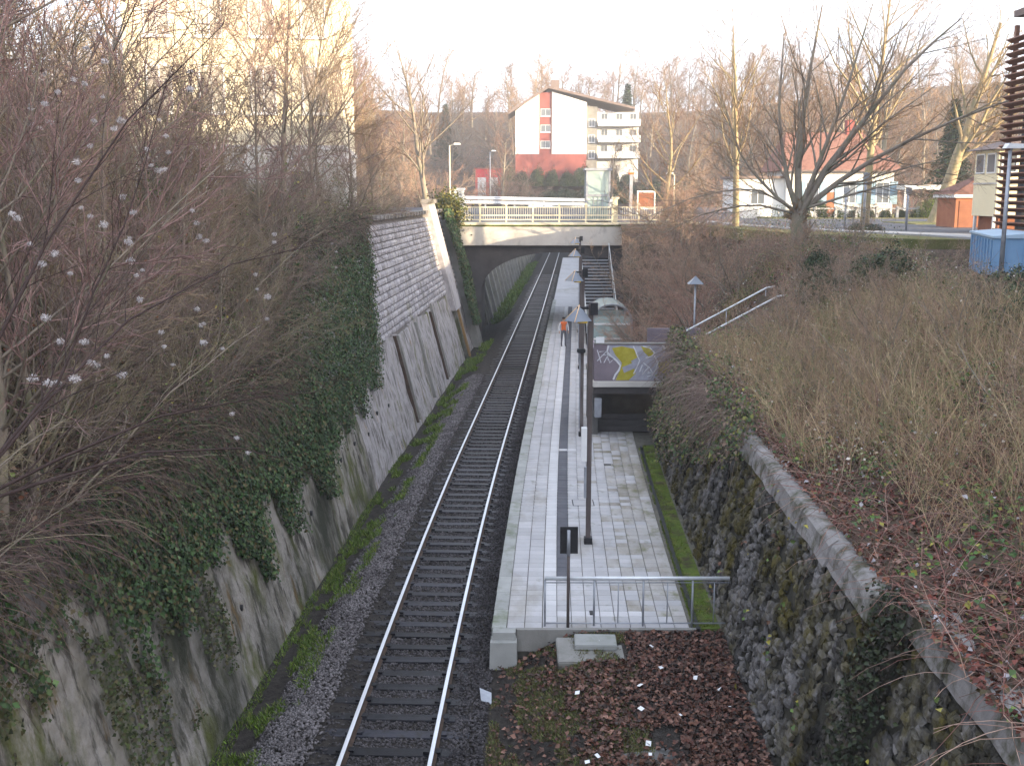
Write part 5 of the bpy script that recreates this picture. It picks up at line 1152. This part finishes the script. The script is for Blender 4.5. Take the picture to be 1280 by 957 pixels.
# long dark branches reaching out from the bank in front
ob = empty('overhanging_branch', at(-60, 640, 10)); tag(ob, 'long thin dark branches arching out over the wall from the near bank', 'branch'); b0 = np.array(ob.location)
for pts in ([(-60, 640, 10), (80, 570, 10.6), (200, 520, 11.5), (330, 495, 12.5), (400, 490, 13)], [(-60, 640, 10), (60, 600, 10.5), (180, 565, 11), (300, 560, 12), (360, 575, 12.5)], [(-60, 640, 10), (20, 540, 10.2), (80, 470, 10.6), (110, 380, 11), (170, 250, 11.5), (200, 130, 12)],
            [(-60, 640, 10), (60, 500, 11), (160, 400, 12), (290, 330, 13.2), (420, 300, 14.5)], [(-60, 640, 10), (-10, 440, 10), (60, 300, 10.4), (160, 150, 11), (280, 30, 11.5)]):
    q = np.array([at(*p) for p in pts])-b0; s = stem(q, .022, .004, 9)
    P = s[0][None]; Rr = s[1][None]; v, f = strands(P, Rr, 5); A = [(v, f)]
    C1, R1 = grow(P, Rr, 12, .28, .5, .15, 6, (.3, 0, -.1), .1, .5, .004); v, f = strands(C1, R1, 3); A.append((v, f)); C2, R2 = grow(C1, R1, 5, .45, .5, .2, 4, (.1, 0, 0), .1, .6, .003); v, f = strands(C2, R2, 3); A.append((v, f))
    jv, jf, _ = join(A); link('limb', nmesh('limb', jv, jf, np.tile([.07, .05, .048], (len(jv), 1))), ob, 'twig')
# ---------------------------------------------------------------- right slope
def right_pts(n, y0, y1, o0, o1, pw=1.3):
    Y = y0+(y1-y0)*rng.random(n)**pw; o = o0+(o1-o0)*rng.random(n); return o, Y, np.stack([o+cx(Y), Y, z_right(o, Y)], 1)
n = 21000; o_, Y_, B_ = right_pts(n, 7, 46, 7.5, 16.5, 1.1)
ok = ((o_ > 8.6+.9*(fbm(Y_*.4, o_*.4)-.5)*2) | (Y_ > 19)) & (fbm(o_*.55+3, Y_*.55) > .36) & ~((Y_ > 37) & (Y_ < 43) & (o_ < 11.5)) & (rng.random(n) < np.clip((Y_-5)/12, .35, 1)); B_, Y_, o_ = B_[ok], Y_[ok], o_[ok]; n = len(B_)
hh = rng.uniform(.6, 1.7, n)*(1-.5*smooth((Y_-27)/9))*(1-.5*smooth((o_-11.5)/3)*smooth((Y_-16)/8))
P = arch(B_, rng.normal(size=(n, 3))*[.30, .30, .05]*(1+2.2*(rng.random((n, 1)) < .22))+[0, 0, 1], hh*(.55+.9*fbm(o_*.8+40, Y_*.8)), 5, (0, 0, -.35), .15); Rr = np.linspace(.005, .002, 5)[None]*rng.uniform(.7, 1.5, (n, 1))
tan = [(.58, .41, .25), (.50, .34, .21), (.40, .27, .18), (.66, .51, .32), (.40, .33, .18), (.27, .28, .13)]
cc = pick(tan, n); v, f = strands(P, Rr, 3); L_ = [(v, f, np.repeat(cc, 15, 0))]
C1, R1 = grow(P, Rr, 5, .34, .7, .3, 3, (0, 0, .1), .2, .6, .0018); v, f = strands(C1, R1, 3); L_.append((v, f, np.repeat(np.repeat(cc*1.05, 5, 0), 9, 0)))
J = join(L_); o = link('dry_stalks', nmesh('dry_stalks', *J), None, 'twig'); tag(o, 'dry tan weed stalks standing on the slope above the rubble wall', 'dry stalks', kind='stuff')
n = 9000; o_, Y_, B_ = right_pts(n, 7, 60, 7.25, 15, 1.2); ok = ~((Y_ > 37.5) & (Y_ < 43.2) & (o_ < 11)); B_ = B_[ok]; n = len(B_)
P = arch(B_, rng.normal(size=(n, 3))*[.8, .8, .3]+[0, 0, .6], rng.uniform(.6, 1.8, n), 7, (-.1, 0, -1.2), .14); v, f = strands(P, np.linspace(.006, .0025, 7)[None]*rng.uniform(.7, 1.3, (n, 1)), 3)
o = link('bramble_canes', nmesh('bramble_canes', v, f, np.repeat(pick([(.32, .16, .135), (.30, .20, .165), (.42, .28, .22)], n), 21, 0)), None, 'twig'); tag(o, 'reddish bramble canes arching over the slope above the rubble wall', 'brambles', kind='stuff')
# leaves on the slope: red brown litter near the wall, green clumps
n = 70000; o_, Y_, B_ = right_pts(n, 6.5, 48, 7.25, 15, 1.7); ok = ~((Y_ > 37.8) & (Y_ < 42.5) & (o_ < 11)); o_, Y_, B_ = o_[ok], Y_[ok], B_[ok]; n = len(B_)
cl = pick([(.18, .055, .04), (.12, .04, .03), (.22, .085, .05), (.09, .045, .03), (.24, .14, .11), (.10, .075, .035)], n, .3); B_[:, 2] += rng.random(n)*.06
g = (fbm(o_*1.3+20, Y_*1.0) > .63-.15*smooth((Y_-24)/10)) & (rng.random(n) < .6); m_ = int(g.sum()); cl[g] = pick([(.08, .15, .035), (.10, .17, .04), (.14, .19, .045), (.06, .10, .03), (.06, .12, .04), (.26, .23, .05)], m_, .3); B_[g, 2] += rng.random(m_)*.55
pal = rng.random(n) < .02; cl[pal] = (.45, .42, .44)
lf = leaves(B_, rng.normal(size=(n, 3))*.5+[-.2, -.1, 1.], rng.uniform(.035, .125, n), cl); o = link('slope_leaves', nmesh('slope_leaves', *lf), None, 'leaf'); tag(o, 'red fallen leaves and green bramble leaves on the slope behind the coping', 'leaves', kind='stuff')
# small leaves and seed fluff on the upper slope
n = 26000; o_, Y_, B_ = right_pts(n, 17, 60, 7.4, 16, 1.0); ok = ~((Y_ > 37.8) & (Y_ < 42.5) & (o_ < 11)) & (fbm(o_*.7+70, Y_*.7) > .42-.12*smooth((o_-12)/2)); o_, Y_, B_ = o_[ok], Y_[ok], B_[ok]; n = len(B_); B_[:, 2] += rng.random(n)*np.where(Y_ > 42, 1.7, .95)
cl = pick([(.12, .15, .06), (.16, .18, .07), (.09, .12, .05), (.20, .19, .10), (.30, .24, .17), (.45, .40, .35)], n, .3)
lf = leaves(B_, rng.normal(size=(n, 3))*.6+[-.2, -.2, .8], rng.uniform(.035, .085, n), cl); o = link('brush_leaves', nmesh('brush_leaves', *lf), None, 'leaf'); tag(o, 'small olive leaves and pale seed heads on the brush of the upper slope', 'leaves', kind='stuff')
# creeper on the right wall, towards the landing
n = 46000; Y = 22+16.2*rng.random(n)**.7; z = .6+4.0*rng.random(n); k_ = (z > np.interp(Y, [22, 25, 28, 33, 38], [3.7, 3.0, 2.1, 1.2, .9])+1.4*(fbm(Y*.9, z*.5)-.5)) & (rng.random(n) < 2.2*(fbm(Y*1.1+5, z*1.1)-.36)); Y, z = Y[k_], z[k_]; n = len(Y)
l1_ = leaves(np.stack([o_right(z, 20)-.05-rng.random(n)**1.5*.5+cx(Y), Y, z], 1), rng.normal(size=(n, 3))*.5+[-.7, -.4, .6], rng.uniform(.06, .13, n), pick([(.05, .085, .03), (.07, .11, .04), (.10, .14, .05), (.13, .10, .07), (.17, .13, .09), (.22, .15, .11), (.22, .22, .06)], n, .3), np.array([[-.2, 0, -1.]]))
m_ = 900; Y = rng.uniform(8, 22, m_); z = rng.uniform(.3, 3.9, m_); k_ = fbm(Y*1.3, z*1.3) > .62; Y, z = Y[k_], z[k_]; m_ = len(Y)
l2_ = leaves(np.stack([o_right(z, 20)-.16-rng.random(m_)*.1+cx(Y), Y, z], 1), rng.normal(size=(m_, 3))*.5+[-.7, -.2, .6], rng.uniform(.05, .12, m_), pick([(.12, .18, .05), (.3, .26, .05), (.08, .13, .04), (.16, .08, .05)], m_, .3))
m_ = 2600; Y = rng.normal(size=m_)*.28+13.35; z = rng.uniform(.8, 4.1, m_); l3_ = leaves(np.stack([o_right(z, 20)+rng.uniform(-.12, .2, m_)+cx(Y), Y, z], 1), rng.normal(size=(m_, 3))*.6+[-.7, -.2, .5], rng.uniform(.05, .1, m_), pick([(.03, .04, .022), (.045, .055, .025), (.05, .04, .03)], m_, .3))
m4 = 1500; Y = rng.uniform(24, 38, m4); P4 = arch(np.stack([o_right(3.9, 20)+cx(Y)+rng.random(m4)*.5, Y, 3.7+rng.random(m4)*.4], 1), rng.normal(size=(m4, 3))*[.4, .6, .3]+[-.6, 0, .2], rng.uniform(.6, 2.2, m4), 7, (0, 0, -1.6), .15)
v4, f4 = strands(P4, np.linspace(.006, .0025, 7)[None]*np.ones((m4, 1)), 3); l4_ = (v4, np.concatenate([f4[:, [0, 1, 2]], f4[:, [0, 2, 3]]]), np.repeat(pick([(.26, .18, .15), (.2, .13, .11), (.32, .24, .19)], m4), 21, 0))
J = join([l1_, l2_, l3_, l4_]); o = link('creeper', nmesh('creeper', *J), None, 'leaf'); tag(o, 'green creeper leaves hanging over the dark rubble wall', 'creeper', kind='stuff')
# ---------------------------------------------------------------- ground cover in the cutting
n = 17000; Y = 11+9.4*rng.random(n); o_ = 1.7+4.5*rng.random(n)**.8; k_ = ((o_ > 2.3+2.2*fbm(o_*1.2, Y*1.2)-.5) | (rng.random(n) < .25)) & ~((np.abs(o_-3.55) < .68) & (np.abs(Y-19.75) < .62)) & ~((np.abs(o_-4.4) < .5) & (np.abs(Y-16.2) < .45) & (rng.random(n) < .9)); o_, Y = o_[k_], Y[k_]; n = len(Y)
lf = leaves(np.stack([o_+cx(Y), Y, z_bed(o_, Y)+.02+rng.random(n)*.06], 1), rng.normal(size=(n, 3))*.4+[0, 0, 1.], rng.uniform(.06, .13, n), pick([(.12, .048, .034), (.08, .035, .027), (.15, .07, .045), (.05, .03, .022), (.10, .055, .04), (.22, .12, .09)], n, .3)); o = link('leaf_litter', nmesh('leaf_litter', *lf), None, 'leaf'); tag(o, 'red brown fallen leaves on the ground before the platform', 'leaves', kind='stuff')
def gpatch(n, o0, o1, y0, y1, thr, h, cols, pw=1.4, fs=1.3):
    Y = y0+(y1-y0)*rng.random(n)**pw; o_ = o0+(o1-o0)*rng.random(n); k_ = fbm(o_*fs+2, Y*fs*.5+5) > thr; o_, Y = o_[k_], Y[k_]; n = len(Y)
    return blades(o_, Y, z_bed(o_, Y), rng.uniform(h*.4, h, n)*(1+.02*np.clip(Y-20, 0, 60)), .009, pick(cols, n, .25), .7)
GC = [(.10, .17, .02), (.14, .22, .03), (.18, .21, .05), (.08, .13, .02)]
J = join([gpatch(70000, -3.05, -1.95, 11, 70, .53, .16, GC, 1.4, 2.0), gpatch(16000, -3.1, -2.0, 82, 150, .35, .3, GC, 1.0), gpatch(80000, 1.65, 4.4, 11, 20.4, .33, .08, [(.11, .15, .035), (.16, .17, .06), (.18, .14, .07), (.13, .09, .05)], 1., 1.6), gpatch(7000, -3.28, -3.0, 11, 40, .4, .1, GC)])
o = link('grass', nmesh('grass', *J), None, 'leaf'); tag(o, 'patchy green grass along the foot of the wall beside the track', 'grass', kind='stuff')

# ---------------------------------------------------------------- winter haze
hz = box('haze', -250, 280, -110, 440, -3, 62, 'white_paint', None); hz.data.materials.clear()
hm = bpy.data.materials.new('haze'); hm.use_nodes = True; hm.node_tree.nodes.clear(); ho = hm.node_tree.nodes.new('ShaderNodeOutputMaterial'); hv_ = hm.node_tree.nodes.new('ShaderNodeVolumePrincipled')
hv_.inputs['Color'].default_value = (.95, .94, .95, 1); hv_.inputs['Density'].default_value = .0008; hv_.inputs['Anisotropy'].default_value = 0.0
hm.node_tree.links.new(hv_.outputs[0], ho.inputs['Volume']); hz.data.materials.append(hm); tag(hz, 'thin pale winter haze over the valley', 'haze', kind='stuff')
